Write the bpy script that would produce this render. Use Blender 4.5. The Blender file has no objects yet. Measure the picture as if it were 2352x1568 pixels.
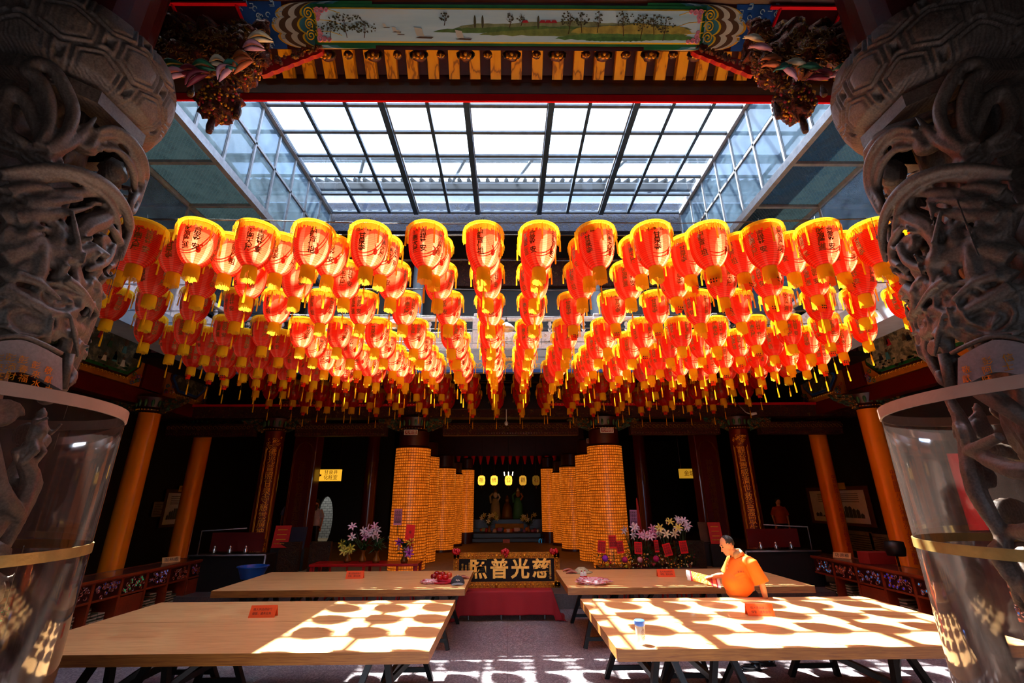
import bpy, math, random
from mathutils import Vector, Matrix, noise
PI = math.pi; TAU = 2*math.pi
R = random.Random(11)
V = Vector
SC = bpy.context.scene
COL = SC.collection
# ------------------------------------------------------------------ camera
H = 2.15                      # camera height
PITCH, YAW, ROLL = math.radians(19.05), math.radians(0.71), math.radians(0.35)
FPX = 1045.0
fw = V((math.sin(YAW)*math.cos(PITCH), math.cos(YAW)*math.cos(PITCH), math.sin(PITCH)))
r0 = V((math.cos(YAW), -math.sin(YAW), 0)); u0 = r0.cross(fw)
rt = r0*math.cos(ROLL) - u0*math.sin(ROLL); up = u0*math.cos(ROLL) + r0*math.sin(ROLL)
CAM = V((0, 0, H))
cd = bpy.data.cameras.new('camera'); cam = bpy.data.objects.new('camera', cd); COL.objects.link(cam)
cd.sensor_width = 36; cd.lens = 36*FPX/2352; cd.clip_start = .05; cd.clip_end = 300
m3 = Matrix((rt, up, -fw)).transposed()
cam.matrix_world = Matrix.Translation(CAM) @ m3.to_4x4()
SC.camera = cam
# ------------------------------------------------------------------ light, sky, exposure
SC.view_settings.view_transform = 'Standard'; SC.view_settings.look = 'None'
SC.view_settings.gamma = 1; SC.view_settings.use_curve_mapping = False
SC.view_settings.exposure = 0.35
SC.cycles.max_bounces = 9; SC.cycles.diffuse_bounces = 5; SC.cycles.glossy_bounces = 4
SC.cycles.transmission_bounces = 6; SC.cycles.transparent_max_bounces = 16
SC.cycles.caustics_reflective = False; SC.cycles.caustics_refractive = False
SC.cycles.sample_clamp_indirect = 6
W = bpy.data.worlds.new('sky'); SC.world = W; W.use_nodes = True
wn = W.node_tree; bgn = wn.nodes['Background']
tc = wn.nodes.new('ShaderNodeTexCoord'); nz = wn.nodes.new('ShaderNodeTexNoise'); nz.inputs['Scale'].default_value = 2.3
nz.inputs['Detail'].default_value = 5
cr = wn.nodes.new('ShaderNodeValToRGB'); cr.color_ramp.elements[0].position = .38; cr.color_ramp.elements[1].position = .62
cr.color_ramp.elements[0].color = (.36, .6, 1, 1); cr.color_ramp.elements[1].color = (1, 1, 1, 1)
wn.links.new(tc.outputs['Generated'], nz.inputs['Vector']); wn.links.new(nz.outputs['Fac'], cr.inputs['Fac'])
sx = wn.nodes.new('ShaderNodeSeparateXYZ'); wn.links.new(tc.outputs['Generated'], sx.inputs[0])
hr = wn.nodes.new('ShaderNodeValToRGB'); hr.color_ramp.elements[0].position = .48; hr.color_ramp.elements[1].position = .54      # the city ground below the horizon is dim
hr.color_ramp.elements[0].color = (.05, .045, .04, 1); hr.color_ramp.elements[1].color = (1, 1, 1, 1)
mr = wn.nodes.new('ShaderNodeMath'); mr.operation = 'MULTIPLY_ADD'; mr.inputs[1].default_value = .5; mr.inputs[2].default_value = .5
wn.links.new(sx.outputs[2], mr.inputs[0]); wn.links.new(mr.outputs[0], hr.inputs['Fac'])
mxw = wn.nodes.new('ShaderNodeMixRGB'); mxw.blend_type = 'MULTIPLY'; mxw.inputs[0].default_value = 1
wn.links.new(cr.outputs['Color'], mxw.inputs[1]); wn.links.new(hr.outputs['Color'], mxw.inputs[2]); wn.links.new(mxw.outputs[0], bgn.inputs['Color']); bgn.inputs['Strength'].default_value = 6.5
sd = bpy.data.lights.new('sun', 'SUN'); sd.energy = 60; sd.angle = math.radians(.53); sd.color = (1, .93, .8)
so = bpy.data.objects.new('sun', sd); COL.objects.link(so)
so.rotation_euler = V((-.305, .33, 1)).to_track_quat('Z', 'Y').to_euler(); so.location = (-3, 5, 14)

def ray(px, py): return fw + rt*((px-1176)/FPX) - up*((py-784)/FPX)
def at(px, py, Y):
    d = ray(px, py); return CAM + d*(Y/d.y)
def atz(px, py, z):
    d = ray(px, py); return CAM + d*((z-H)/d.z)
def atx(px, py, X):
    d = ray(px, py); return CAM + d*(X/d.x)

# ------------------------------------------------------------------ mesh builder
def lin(h):
    h = h.lstrip('#'); o = []
    for i in (0, 2, 4):
        c = int(h[i:i+2], 16)/255; o.append(c/12.92 if c <= .04045 else ((c+.055)/1.055)**2.4)
    return (*o, 1)
def rotz(a): return Matrix.Rotation(a, 3, 'Z')
class MB:
    def __init__(s): s.v = []; s.f = []; s.m = []; s.k = 0; s.T = None
    def add(s, vs, fs, k=None):
        b = len(s.v); k = s.k if k is None else k
        if s.T is not None: vs = [s.T @ V(q) for q in vs]
        s.v += [tuple(q) for q in vs]; s.f += [tuple(b+i for i in f) for f in fs]; s.m += [k]*len(fs); return s
    def box(s, c, d, rot=None, k=None):
        c = V(c); vs = []
        for x in (-.5, .5):
            for y in (-.5, .5):
                for z in (-.5, .5):
                    p = V((x*d[0], y*d[1], z*d[2])); vs.append(c + (rot @ p if rot else p))
        return s.add(vs, [(0, 1, 3, 2), (4, 6, 7, 5), (0, 4, 5, 1), (2, 3, 7, 6), (0, 2, 6, 4), (1, 5, 7, 3)], k)
    def b2(s, x0, x1, y0, y1, z0, z1, k=None):
        return s.box(((x0+x1)/2, (y0+y1)/2, (z0+z1)/2), (x1-x0, y1-y0, z1-z0), None, k)
    def bar(s, p, q, w, h, k=None, upv=(0, 0, 1)):
        p = V(p); q = V(q); d = (q-p); L = d.length; d.normalize(); u = V(upv)
        if abs(d.dot(u)) > .98: u = V((0, 1, 0))
        sx = d.cross(u).normalized(); su = sx.cross(d)
        return s.box((p+q)/2, (L, w, h), Matrix((d, sx, su)).transposed(), k)
    def tube(s, pts, r, n=8, k=None, cap=True, flat=None, fu=None):
        pts = [V(p) for p in pts]; N = len(pts); vs = []; fs = []
        if not hasattr(r, '__len__'): r = [r]*N
        pn = None
        for i, p in enumerate(pts):
            d = (pts[min(i+1, N-1)]-pts[max(i-1, 0)])
            if d.length < 1e-9: d = V((0, 0, 1))
            d.normalize()
            if fu is not None: ref = V(fu(p)) if callable(fu) else V(fu); nn = ref - d*ref.dot(d)
            elif pn is None:
                ref = V((0, 0, 1)) if abs(d.z) < .9 else V((1, 0, 0)); nn = ref - d*ref.dot(d)
            else: nn = pn - d*pn.dot(d)
            if nn.length < 1e-6: nn = d.orthogonal()
            nn.normalize(); pn = nn; bb = d.cross(nn)
            for j in range(n):
                a = TAU*j/n; fl = flat or 1
                vs.append(p + nn*(r[i]*fl*math.cos(a)) + bb*(r[i]*math.sin(a)))
        for i in range(N-1):
            for j in range(n):
                fs.append((i*n+j, i*n+(j+1) % n, (i+1)*n+(j+1) % n, (i+1)*n+j))
        if cap: fs += [tuple(range(n-1, -1, -1)), tuple((N-1)*n+j for j in range(n))]
        return s.add(vs, fs, k)
    def lathe(s, prof, n=32, c=(0, 0, 0), k=None, a0=0, a1=TAU, fn=None):
        full = abs(a1-a0-TAU) < 1e-6; m = n if full else n+1; vs = []; fs = []; c = V(c)
        for i, (r, z) in enumerate(prof):
            for j in range(m):
                a = a0+(a1-a0)*j/n; rr = r+(fn(a, z, r) if fn else 0)
                vs.append(c+V((rr*math.cos(a), rr*math.sin(a), z)))
        for i in range(len(prof)-1):
            for j in range(n):
                jj = (j+1) % m
                fs.append((i*m+j, i*m+jj, (i+1)*m+jj, (i+1)*m+j))
        return s.add(vs, fs, k)
    def ell(s, c, r, nu=12, nv=8, rot=None, k=None, fn=None):
        c = V(c); r = (r, r, r) if not hasattr(r, '__len__') else r; vs = []; fs = []
        for i in range(nv+1):
            t = PI*i/nv
            for j in range(nu):
                a = TAU*j/nu; d = V((math.sin(t)*math.cos(a), math.sin(t)*math.sin(a), math.cos(t)))
                q = fn(d) if fn else 1
                p = V((d.x*r[0]*q, d.y*r[1]*q, d.z*r[2]*q)); vs.append(c+(rot @ p if rot else p))
        for i in range(nv):
            for j in range(nu):
                fs.append((i*nu+j, i*nu+(j+1) % nu, (i+1)*nu+(j+1) % nu, (i+1)*nu+j))
        return s.add(vs, fs, k)
    def plate(s, pts, th, k=None):           # polygon (3D coplanar list) extruded by vector th
        pts = [V(p) for p in pts]; th = V(th); n = len(pts)
        fs = [tuple(range(n-1, -1, -1)), tuple(range(n, 2*n))]
        fs += [(i, (i+1) % n, n+(i+1) % n, n+i) for i in range(n)]
        return s.add(pts+[p+th for p in pts], fs, k)
    def grid(s, f, nu, nv, k=None, wrap=False):
        vs = [f(i/nu, j/nv) for i in range(nu+1) for j in range(nv+1)]
        fs = [(i*(nv+1)+j, (i+1)*(nv+1)+j, (i+1)*(nv+1)+j+1, i*(nv+1)+j+1) for i in range(nu) for j in range(nv)]
        return s.add(vs, fs, k)
    def build(s, name, mats, parent=None, smooth=False, solid=None, bevel=None):
        me = bpy.data.meshes.new(name); me.from_pydata(s.v, [], s.f)
        if not isinstance(mats, (list, tuple)): mats = [mats]
        for m in mats: me.materials.append(m)
        if len(mats) > 1: me.polygons.foreach_set('material_index', [min(k, len(mats)-1) for k in s.m])
        if smooth: me.polygons.foreach_set('use_smooth', [True]*len(s.f))
        me.update()
        if smooth == 'auto':
            try: me.set_sharp_from_angle(angle=math.radians(38))
            except Exception: pass
        o = bpy.data.objects.new(name, me); COL.objects.link(o)
        if parent is not None: o.parent = parent
        if bevel:
            b = o.modifiers.new('bevel', 'BEVEL'); b.width = bevel; b.segments = 2; b.limit_method = 'ANGLE'
        if solid:
            b = o.modifiers.new('solid', 'SOLIDIFY'); b.thickness = solid; b.offset = 0
        return o
def empty(name, loc=(0, 0, 0), rz=0):
    o = bpy.data.objects.new(name, None); COL.objects.link(o); o.location = loc; o.rotation_euler = (0, 0, rz); o.empty_display_size = .1; return o
def tag(o, label, cat, group=None, kind=None):
    n = len(label.split())
    if n > 16 or n < 4: print('LABEL', n, label)
    o['label'] = label; o['category'] = cat
    if group: o['group'] = group
    if kind: o['kind'] = kind
    return o
def struct(o, label=None, cat=None):
    o['kind'] = 'structure'
    if label: o['label'] = label
    if cat: o['category'] = cat
    return o
def copy_tree(o, parent=None):
    c = o.copy(); COL.objects.link(c); c.parent = parent
    for ch in KIDS.get(o.name, []) or [x for x in o.children]: copy_tree(ch, c)
    return c
KIDS = {}
ORD = 'zeroth first second third fourth fifth sixth seventh eighth ninth tenth eleventh twelfth thirteenth fourteenth fifteenth sixteenth seventeenth eighteenth nineteenth twentieth'.split()
def nth(i):
    if i <= 20: return ORD[i]
    t = {20: 'twenty', 30: 'thirty'}[i//10*10]
    return t+'-'+ORD[i % 10] if i % 10 else {20: 'twentieth', 30: 'thirtieth'}[i]

# ------------------------------------------------------------------ materials
class NT:
    def __init__(s, name):
        s.m = bpy.data.materials.new(name); s.m.use_nodes = True; s.t = s.m.node_tree; s.t.nodes.clear()
        s.out = s.t.nodes.new('ShaderNodeOutputMaterial')
    def n(s, typ, **kw):
        q = s.t.nodes.new('ShaderNode'+typ)
        for k, v in kw.items():
            if k.startswith('_'): setattr(q, k[1:], v)
            else:
                i = q.inputs[int(k[1:])] if k[0] == 'i' and k[1:].isdigit() else q.inputs[k.replace('__', ' ')]
                if hasattr(v, 'links') or isinstance(v, bpy.types.NodeSocket): s.t.links.new(v, i)
                else: i.default_value = v
        return q
    def math(s, op, a, b=0.0, c=0.0): return s.n('Math', _operation=op, i0=a, i1=b, i2=c).outputs[0]
    def mix(s, f, a, b, bt='MIX'):
        q = s.t.nodes.new('ShaderNodeMixRGB'); q.blend_type = bt
        for i, v in enumerate((f, a, b)):
            if isinstance(v, bpy.types.NodeSocket): s.t.links.new(v, q.inputs[i])
            else: q.inputs[i].default_value = v
        return q.outputs[0]
    def ramp(s, f, stops, mode='LINEAR'):
        q = s.t.nodes.new('ShaderNodeValToRGB'); s.t.links.new(f, q.inputs[0]); e = q.color_ramp.elements
        q.color_ramp.interpolation = mode
        while len(e) < len(stops): e.new(.5)
        for i, (p, c) in enumerate(stops): e[i].position = p; e[i].color = c if len(c) == 4 else (*c, 1)
        return q.outputs[0]
    def coord(s, w='Object', scale=None):
        o = s.t.nodes.new('ShaderNodeTexCoord').outputs[w]
        if scale: o = s.n('Mapping', Vector=o, Scale=scale).outputs[0]
        return o
    def noise(s, sc, det=4, rough=.5, co=None, dist=0):
        return s.n('TexNoise', Vector=co or s.coord(), Scale=sc, Detail=det, Roughness=rough, Distortion=dist).outputs['Fac']
    def bump(s, h, st=.3, d=.02): return s.n('Bump', Height=h, Strength=st, Distance=d).outputs[0]
    def done(s, sh): s.t.links.new(sh, s.out.inputs[0]); return s.m
    def pbr(s, col, rough=.5, metal=0, normal=None, spec=None, emit=None, es=0, coat=0, trans=None):
        kw = dict(Base__Color=col, Roughness=rough, Metallic=metal)
        q = s.n('BsdfPrincipled', **kw)
        if normal is not None: s.t.links.new(normal, q.inputs['Normal'])
        if spec is not None: q.inputs['Specular IOR Level'].default_value = spec
        if coat: q.inputs['Coat Weight'].default_value = coat
        if emit is not None:
            if isinstance(emit, bpy.types.NodeSocket): s.t.links.new(emit, q.inputs['Emission Color'])
            else: q.inputs['Emission Color'].default_value = emit
            if isinstance(es, bpy.types.NodeSocket): s.t.links.new(es, q.inputs['Emission Strength'])
            else: q.inputs['Emission Strength'].default_value = es
        return q.outputs[0]
def mat(name, col, rough=.5, metal=0, var=.25, vs=6, bump=.15, bs=40, coat=0, spec=None):
    t = NT(name); c = lin(col) if isinstance(col, str) else col
    n1 = t.noise(vs, 5, .6); c2 = tuple(x*(1-var) for x in c[:3])+(1,); c1 = tuple(min(1, x*(1+var*.5)) for x in c[:3])+(1,)
    cc = t.ramp(n1, [(.3, c2), (.7, c1)])
    nb = t.bump(t.noise(bs, 3), bump, .01) if bump else None
    return t.done(t.pbr(cc, rough, metal, nb, coat=coat, spec=spec))
def emis(name, col, st, base='#000000'):
    t = NT(name); return t.done(t.pbr(lin(base), .5, emit=lin(col), es=st))
def translu(name, front, back, mixf=.5, glow=None, thin=0):
    t = NT(name); d = t.n('BsdfDiffuse', Color=front).outputs[0]; b = t.n('BsdfTranslucent', Color=back).outputs[0]
    sh = t.n('MixShader', i0=mixf, i1=d, i2=b).outputs[0]
    if thin: sh = t.n('MixShader', i0=thin, i1=sh, i2=t.n('BsdfTransparent').outputs[0]).outputs[0]
    return t.done(sh)
M = {}
M['black'] = mat('black_lacquer', '#0b0808', .35); M['dkred'] = mat('dark_red_lacquer', '#3a0805', .35, var=.3)
M['hall'] = mat('shade_dark_timber', '#0b0504', .6, var=.5); M['red'] = mat('red_paint', '#b00a10', .35, var=.12)  # hall timber is near black: the dim halls' shade is put into its colour
M['crimson'] = mat('crimson_beam_paint', '#cc0018', .7, var=.1, spec=.15)
M['maroon'] = mat('maroon_board', '#4a1810', .5, var=.3)
M['gold'] = mat('gold_leaf', '#d89018', .35, .6, var=.3, bump=.3); M['goldp'] = mat('gold_paint', '#e0a21c', .5, 0, var=.2)
M['yel'] = mat('yellow_paint', '#e8b810', .5, var=.12); M['grn'] = mat('green_paint', '#12602c', .5, var=.3)
M['blu'] = mat('blue_paint', '#1a4a8c', .5, var=.3); M['pink'] = mat('pink_paint', '#d8808c', .5, var=.15)
M['cream'] = mat('cream_paint', '#cfc4a8', .6, var=.15); M['teal'] = mat('teal_paint', '#3f7c80', .5, var=.25)
M['skyp'] = mat('pale_blue_paint', '#a9c3c4', .55, var=.12, vs=3); M['brownp'] = mat('brown_paint', '#5c3b1c', .6, var=.3)
M['white'] = mat('white_paint', '#d8d6d0', .5, var=.1); M['ink'] = mat('black_ink', '#0a0606', .6, var=0, bump=0)
M['steel'] = mat('grey_blue_steel', '#59636c', .45, .3, var=.3); M['steeld'] = mat('dark_steel', '#2b3a4a', .45, .2, var=.3)
M['alum'] = mat('weathered_steel', '#8d8f92', .4, .5, var=.3, vs=9); M['wire'] = mat('wire_metal', '#2a2320', .4, .6, var=.2)
M['blackm'] = mat('black_frame_paint', '#14100e', .45, .2, var=.3)
M['green'] = mat('leaf_green', '#1f4a1c', .5, var=.5, vs=20); M['skin'] = mat('skin', '#c98a62', .5, var=.08, bump=.05)
# ================================================================== setting materials
def m_wood():
    t = NT('pale_tabletop_wood'); co = t.coord('Object', (1.0, 9, 9)); n1 = t.noise(2.2, 6, .6, co, .6)
    n2 = t.noise(22, 3, .5, t.coord('Object', (.25, 6, 6)))
    c = t.ramp(n1, [(.3, lin('#c88c50')), (.5, lin('#dca464')), (.75, lin('#e6b274'))])
    c = t.mix(.22, c, t.ramp(n2, [(.4, lin('#a87040')), (.65, lin('#e8c494'))]))
    return t.done(t.pbr(c, .38, normal=t.bump(n2, .06, .004), coat=.15))
def m_edge():
    t = NT('table_edge_wood'); co = t.coord('Object', (1.2, 10, 26)); n1 = t.noise(3, 6, .6, co, .6)
    return t.done(t.pbr(t.ramp(n1, [(.3, lin('#7c4416')), (.7, lin('#b0702c'))]), .45, normal=t.bump(n1, .2, .004)))
def m_floor():
    t = NT('terrazzo'); v = t.n('TexVoronoi', Vector=t.coord(), Scale=60.0).outputs['Color']
    g = t.n('RGBToBW', Color=v).outputs[0]
    c = t.ramp(g, [(.2, lin('#544a4c')), (.45, lin('#776c70')), (.62, lin('#968a8c')), (.8, lin('#b8aeae'))])
    br = t.n('TexBrick', Vector=t.coord(), Scale=1.0, Mortar__Size=.004, _offset=0.0)
    br.inputs['Brick Width'].default_value = 1.2; br.inputs['Row Height'].default_value = 1.2
    c = t.mix(br.outputs['Fac'], c, lin('#3a302c')); n2 = t.noise(1.3, 5, .6)
    c = t.mix(.35, c, t.ramp(n2, [(.35, lin('#665c60')), (.65, lin('#867c80'))]))
    return t.done(t.pbr(c, .34, spec=.5))
def m_glass(name, tint, gl=.12, dirt=.1, dcol='#c8d8e8', wired=False):
    t = NT(name); tr = t.n('BsdfTransparent', Color=lin(tint)).outputs[0]
    g = t.n('BsdfGlossy', Color=(1, 1, 1, 1), Roughness=.04).outputs[0]
    fr = t.n('Fresnel', IOR=1.45).outputs[0]
    a = t.n('MixShader', i0=t.math('MULTIPLY', fr, gl*8), i1=tr, i2=g).outputs[0]
    n1 = t.noise(3, 6, .65, dist=.8); d = t.n('BsdfTranslucent', Color=lin(dcol)).outputs[0]
    d2 = t.n('BsdfDiffuse', Color=lin(dcol)).outputs[0]; d = t.n('MixShader', i0=.5, i1=d, i2=d2).outputs[0]
    f = t.math('MULTIPLY', t.ramp(n1, [(.35, (.3,)*3), (.75, (1, 1, 1))]), dirt)
    if wired:
        co = t.coord('Object'); sp = t.n('SeparateXYZ', Vector=co)
        def lines(x): return t.math('LESS_THAN', t.math('ABSOLUTE', t.math('SUBTRACT', t.math('FRACT', t.math('MULTIPLY', x, 14.0)), .5)), .06)
        A = t.math('ADD', sp.outputs[0], sp.outputs[1]); B = t.math('SUBTRACT', sp.outputs[0], sp.outputs[1])
        f = t.math('MAXIMUM', f, t.math('MULTIPLY', t.math('MAXIMUM', lines(A), lines(B)), .6))
    return t.done(t.n('MixShader', i0=f, i1=a, i2=d).outputs[0])
M['wood'] = m_wood(); M['edge'] = m_edge(); M['floor'] = m_floor()
M['glass'] = m_glass('skylight_glass', '#f2f8ff', .06, .006); M['glassside'] = m_glass('side_pane_glass', '#d2e0ea', .14, .10, '#a8c4d8')
M['glassdirty'] = m_glass('dirty_wired_glass', '#4a5a60', .05, .55, '#4e585a', True)
M['letter'] = mat('gold_lettering', '#7a4c10', .4, .3, var=.1, bump=0)
def m_relief(name, dark, a, b, c=None, sc=14, metal=.3):
    t = NT(name); n1 = t.noise(sc, 6, .65, dist=1.0); n2 = t.noise(sc*.35, 3, .5)
    st = [(.36, lin(dark)), (.47, lin(a)), (.56, lin(dark)), (.66, lin(b))]
    if c: st += [(.74, lin(c))]
    col = t.ramp(n1, st)
    return t.done(t.pbr(t.mix(t.ramp(n2, [(.4, (0, 0, 0)), (.6, (.35,)*3)]), col, lin(dark)), .45, metal, t.bump(n1, .9, .05)))
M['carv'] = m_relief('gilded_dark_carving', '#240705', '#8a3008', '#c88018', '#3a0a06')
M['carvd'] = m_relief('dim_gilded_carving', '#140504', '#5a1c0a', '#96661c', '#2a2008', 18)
M['carvc'] = m_relief('painted_carving', '#2a0806', '#1a5a3c', '#a86a20', '#7a1a1a', 11, 0)
M['yelwood'] = None
def m_rafter():
    t = NT('painted_wood_grain'); w = t.n('TexWave', Vector=t.coord('Object', (1, .35, .35)), Scale=9.0, Distortion=9.0, Detail=3.0, _wave_type='RINGS').outputs['Fac']
    return t.done(t.pbr(t.ramp(w, [(0, lin('#b06804')), (.12, lin('#f09c08')), (.5, lin('#faaa10')), (1, lin('#ffb018'))]), .45))
M['rafter'] = m_rafter()
M['tile'] = mat('grey_roof_tile', '#22272c', .7, var=.3, vs=8)
M['plinth'] = mat('grey_stone_kerb', '#5a4e4a', .5, var=.4, vs=30); M['beige'] = mat('beige_stone', '#8c7656', .6, var=.3)
M['whst'] = mat('white_carved_stone', '#c4c4c4', .7, var=.25, vs=20, bump=.5)
M['greyb'] = mat('grey_fascia_paint', '#7d8890', .6, var=.15)

# ================================================================== floor and walls
f = MB().b2(-12, 12, -4, 10.6, -.2, 0); struct(f.build('floor', M['floor']), 'speckled grey terrazzo courtyard floor', 'floor')
f = MB().b2(-12, 12, 10.6, 11.8, -.2, .28); struct(f.build('trim_1', M['plinth']), 'low grey stone step in front of the main hall', 'step')
f = MB().b2(-12, 12, 11.8, 26, -.2, .55); struct(f.build('trim_2', M['beige']), 'beige raised floor of the main hall', 'platform')
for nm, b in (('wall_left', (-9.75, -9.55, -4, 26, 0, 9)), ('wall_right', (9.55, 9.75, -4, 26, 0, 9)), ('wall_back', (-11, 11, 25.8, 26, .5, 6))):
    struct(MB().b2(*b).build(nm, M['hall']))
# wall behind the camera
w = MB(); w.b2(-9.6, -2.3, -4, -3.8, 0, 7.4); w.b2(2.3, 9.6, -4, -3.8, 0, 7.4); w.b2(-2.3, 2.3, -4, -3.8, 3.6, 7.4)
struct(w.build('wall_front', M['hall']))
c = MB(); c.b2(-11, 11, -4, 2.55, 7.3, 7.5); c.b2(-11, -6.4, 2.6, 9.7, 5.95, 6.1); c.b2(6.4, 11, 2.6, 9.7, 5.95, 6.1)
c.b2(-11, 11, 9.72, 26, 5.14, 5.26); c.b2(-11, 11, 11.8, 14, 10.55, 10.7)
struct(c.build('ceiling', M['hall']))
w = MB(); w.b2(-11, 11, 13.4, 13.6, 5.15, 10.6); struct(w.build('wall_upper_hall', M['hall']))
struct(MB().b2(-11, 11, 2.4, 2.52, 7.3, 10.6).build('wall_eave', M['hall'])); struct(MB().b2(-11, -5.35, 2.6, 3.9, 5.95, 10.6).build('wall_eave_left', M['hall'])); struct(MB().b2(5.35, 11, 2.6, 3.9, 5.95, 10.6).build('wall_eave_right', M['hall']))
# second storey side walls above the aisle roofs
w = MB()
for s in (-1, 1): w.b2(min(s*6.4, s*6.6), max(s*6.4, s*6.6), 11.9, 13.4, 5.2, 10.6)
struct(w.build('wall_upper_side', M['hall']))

# ================================================================== front eave: rafters, fascia, painted beam
def zY(py, Y): return at(1163, py, Y).z
fz0, fz1, fz2 = zY(232, 4.0), zY(215, 4.0), zY(189, 4.0)
o = MB().b2(-5.2, 5.2, 4.0, 4.03, fz0, fz1).build('trim_3', M['crimson'], bevel=.01); struct(o, 'bright crimson edge board along the front eave', 'fascia')
o = MB().b2(-5.2, 5.2, 4.0, 4.03, fz1+.001, fz2).build('trim_4', M['dkred']); struct(o, 'dark red board above the crimson edge board', 'fascia')
sl = (5.45-4.55)/(4.0-2.85)
for i in range(36):
    x = (i-17.5)*.236
    if abs(x) > 4.5: continue
    r = MB(); r.bar((x, 3.98, fz2+.02), (x, 2.72, fz2+.02+1.1), .118, .09)
    tag(r.build('rafter', M['rafter']), f'yellow wood-grained eave rafter, {nth(i+1)} from the left', 'rafter', 'yellow rafters under the front eave')
s = MB(); s.plate([(-5.2, 3.98, fz2+.085), (5.2, 3.98, fz2+.085), (5.2, 2.72, fz2+.085+1.1), (-5.2, 2.72, fz2+.085+1.1)], (0, .04, .05)); s.b2(-5.2, 5.2, 4.0, 4.08, fz2+.002, fz2+.22)
struct(s.build('trim_5', M['maroon']), 'maroon boards behind the yellow rafters', 'soffit')
# ---- painted beam: a long cove panel above the eave opening
BT = at(1163, 6, 3.05); BB = at(1163, 116, 3.3)          # top and bottom edge of its painted face
bo = V((0, BB.y, BB.z)); bu = V((0, BT.y-BB.y, BT.z-BB.z)); BH = bu.length; bu.normalize(); bn = V((0, -bu.z, bu.y))
if bn.y > 0: bn = -bn
def bp(x, v, h=0.0): return bo + V((x, 0, 0)) + bu*v + bn*h
root = empty('painted_beam', (0, 3.3, BB.z)); tag(root, 'long painted beam with a pale river landscape panel above the courtyard eave', 'beam')
def bpart(mb, name, m, par=None, **kw):
    o = mb.build(name, m, par or root, **kw)
    if par is None: o.matrix_parent_inverse = Matrix.Translation(-root.location)
    return o
BX = 4.7/(1045*.72)   # metres per pixel along the beam (approx.)
def bx(px, v=None): 
    d = ray(px, 60); Y = 3.17; return (d*(Y/d.y)).x
mb = MB(); mb.plate([bp(-4.6, 0, 0), bp(4.6, 0, 0), bp(4.6, BH, 0), bp(-4.6, BH, 0)], V((0, .03, .25))); mb.b2(-4.6, 4.6, BT.y-.1, BT.y+.02, BT.z-.0, 7.25); bpart(mb, 'beam_body', M['dkred'])
x0, x1 = bx(628), bx(1708)
# stacked scalloped end scrolls
def scallop(cx, w, hh, n, sgn, depth):
    pts = []
    for i in range(n*8+1):
        t = i/(n*8); y = BH*.5+(t-.5)*hh*2; b = abs(math.sin(t*n*PI))**.6*depth; e = (1-(2*t-1)**2)**.5
        pts.append((cx+sgn*(w*e+b), max(.004, min(BH-.004, y))))
    return pts
for sgn, xe in ((-1, x0), (1, x1)):
    lay = [(0.0, 'goldp', .30), (0.02, 'cream', .29), (.05, 'brownp', .27), (.10, 'cream', .25), (.15, 'brownp', .23), (.19, 'yel', .21), (.205, 'teal', .2), (.27, 'skyp', .16), (.33, 'teal', .12), (.40, 'grn', .06)]
    for i, (off, mn, wd) in enumerate(lay):
        cx = xe-sgn*(.33+off*.85); pts = scallop(cx, wd, BH*.5, 3, sgn, .05)
        poly = [bp(a, b, .004+.003*i) for a, b in pts]+[bp(cx-sgn*.3, BH-.004, .004+.003*i), bp(cx-sgn*.3, .004, .004+.003*i)]
        bpart(MB().plate(poly, bn*.003), 'scroll_layer', M[mn])
    sw = MB()
    for yy in (.27, .5, .73):      # cloud curls in yellow line
        for rr0 in (.05,):
            cx = xe-sgn*.36; pts = []
            for i in range(26):
                a = i/25*3.6*PI; r = rr0*(1-i/30); pts.append(bp(cx-sgn*r*math.cos(a), yy*BH+r*math.sin(a), .045))
            sw.tube(pts, .006, 5)
            sw.tube([bp(cx-sgn*.05, yy*BH+.04, .045), bp(cx-sgn*.2, yy*BH+.03, .045), bp(cx-sgn*.3, yy*BH+.0, .045)], .005, 5)
    bpart(sw, 'scroll_curls', M['yel'])
    # blue-ground fret beyond the scroll
    ex = xe+sgn*.02; fr = MB(); fr.plate([bp(ex-sgn*.12, .004, .003), bp(ex-sgn*.12, BH-.004, .003), bp(ex+sgn*.33, BH-.004, .003), bp(ex+sgn*.12, .004, .003)], bn*.002); bpart(fr, 'fret_ground', M['blu'])
    fr = MB(); rr = random.Random(3)
    for q in range(34):
        a = ex+sgn*rr.uniform(-.1, .3); b = rr.uniform(.02, BH-.03)
        if rr.random() < .5: fr.tube([bp(a, b, .008), bp(a+.04, b, .008), bp(a+.04, b+.035, .008), bp(a+.01, b+.035, .008)], .0045, 4)
        else: fr.tube([bp(a+.02*math.cos(t*.6), b+.02*math.sin(t*.6), .008) for t in range(9)], .0045, 4)
    bpart(fr, 'fret_lines', mat('fret_line_paint', '#8fa9b8', .5) if 'fl' not in M else M['fl'])
xa, xb = bx(728), bx(1607)
mb = MB(); mb.plate([bp(xa-.03, .03, .035), bp(xb+.03, .03, .035), bp(xb+.03, BH-.03, .035), bp(xa-.03, BH-.03, .035)], bn*.004); bpart(mb, 'panel_border_green', M['grn'])
mb = MB(); mb.plate([bp(xa, .05, .04), bp(xb, .05, .04), bp(xb, BH-.06, .04), bp(xa, BH-.06, .04)], bn*.004); bpart(mb, 'panel_border_yellow', M['yel'])
def m_scene():
    t = NT('painted_river_sky'); n1 = t.noise(1.2, 5, .6, t.coord('Object', (.5, 3, 6)))
    return t.done(t.pbr(t.ramp(n1, [(.3, lin('#a8ccd0')), (.55, lin('#cce0dc')), (.75, lin('#e4dcc4'))]), .5))
i0, i1, j0, j1 = xa+.015, xb-.015, .062, BH-.072
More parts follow.
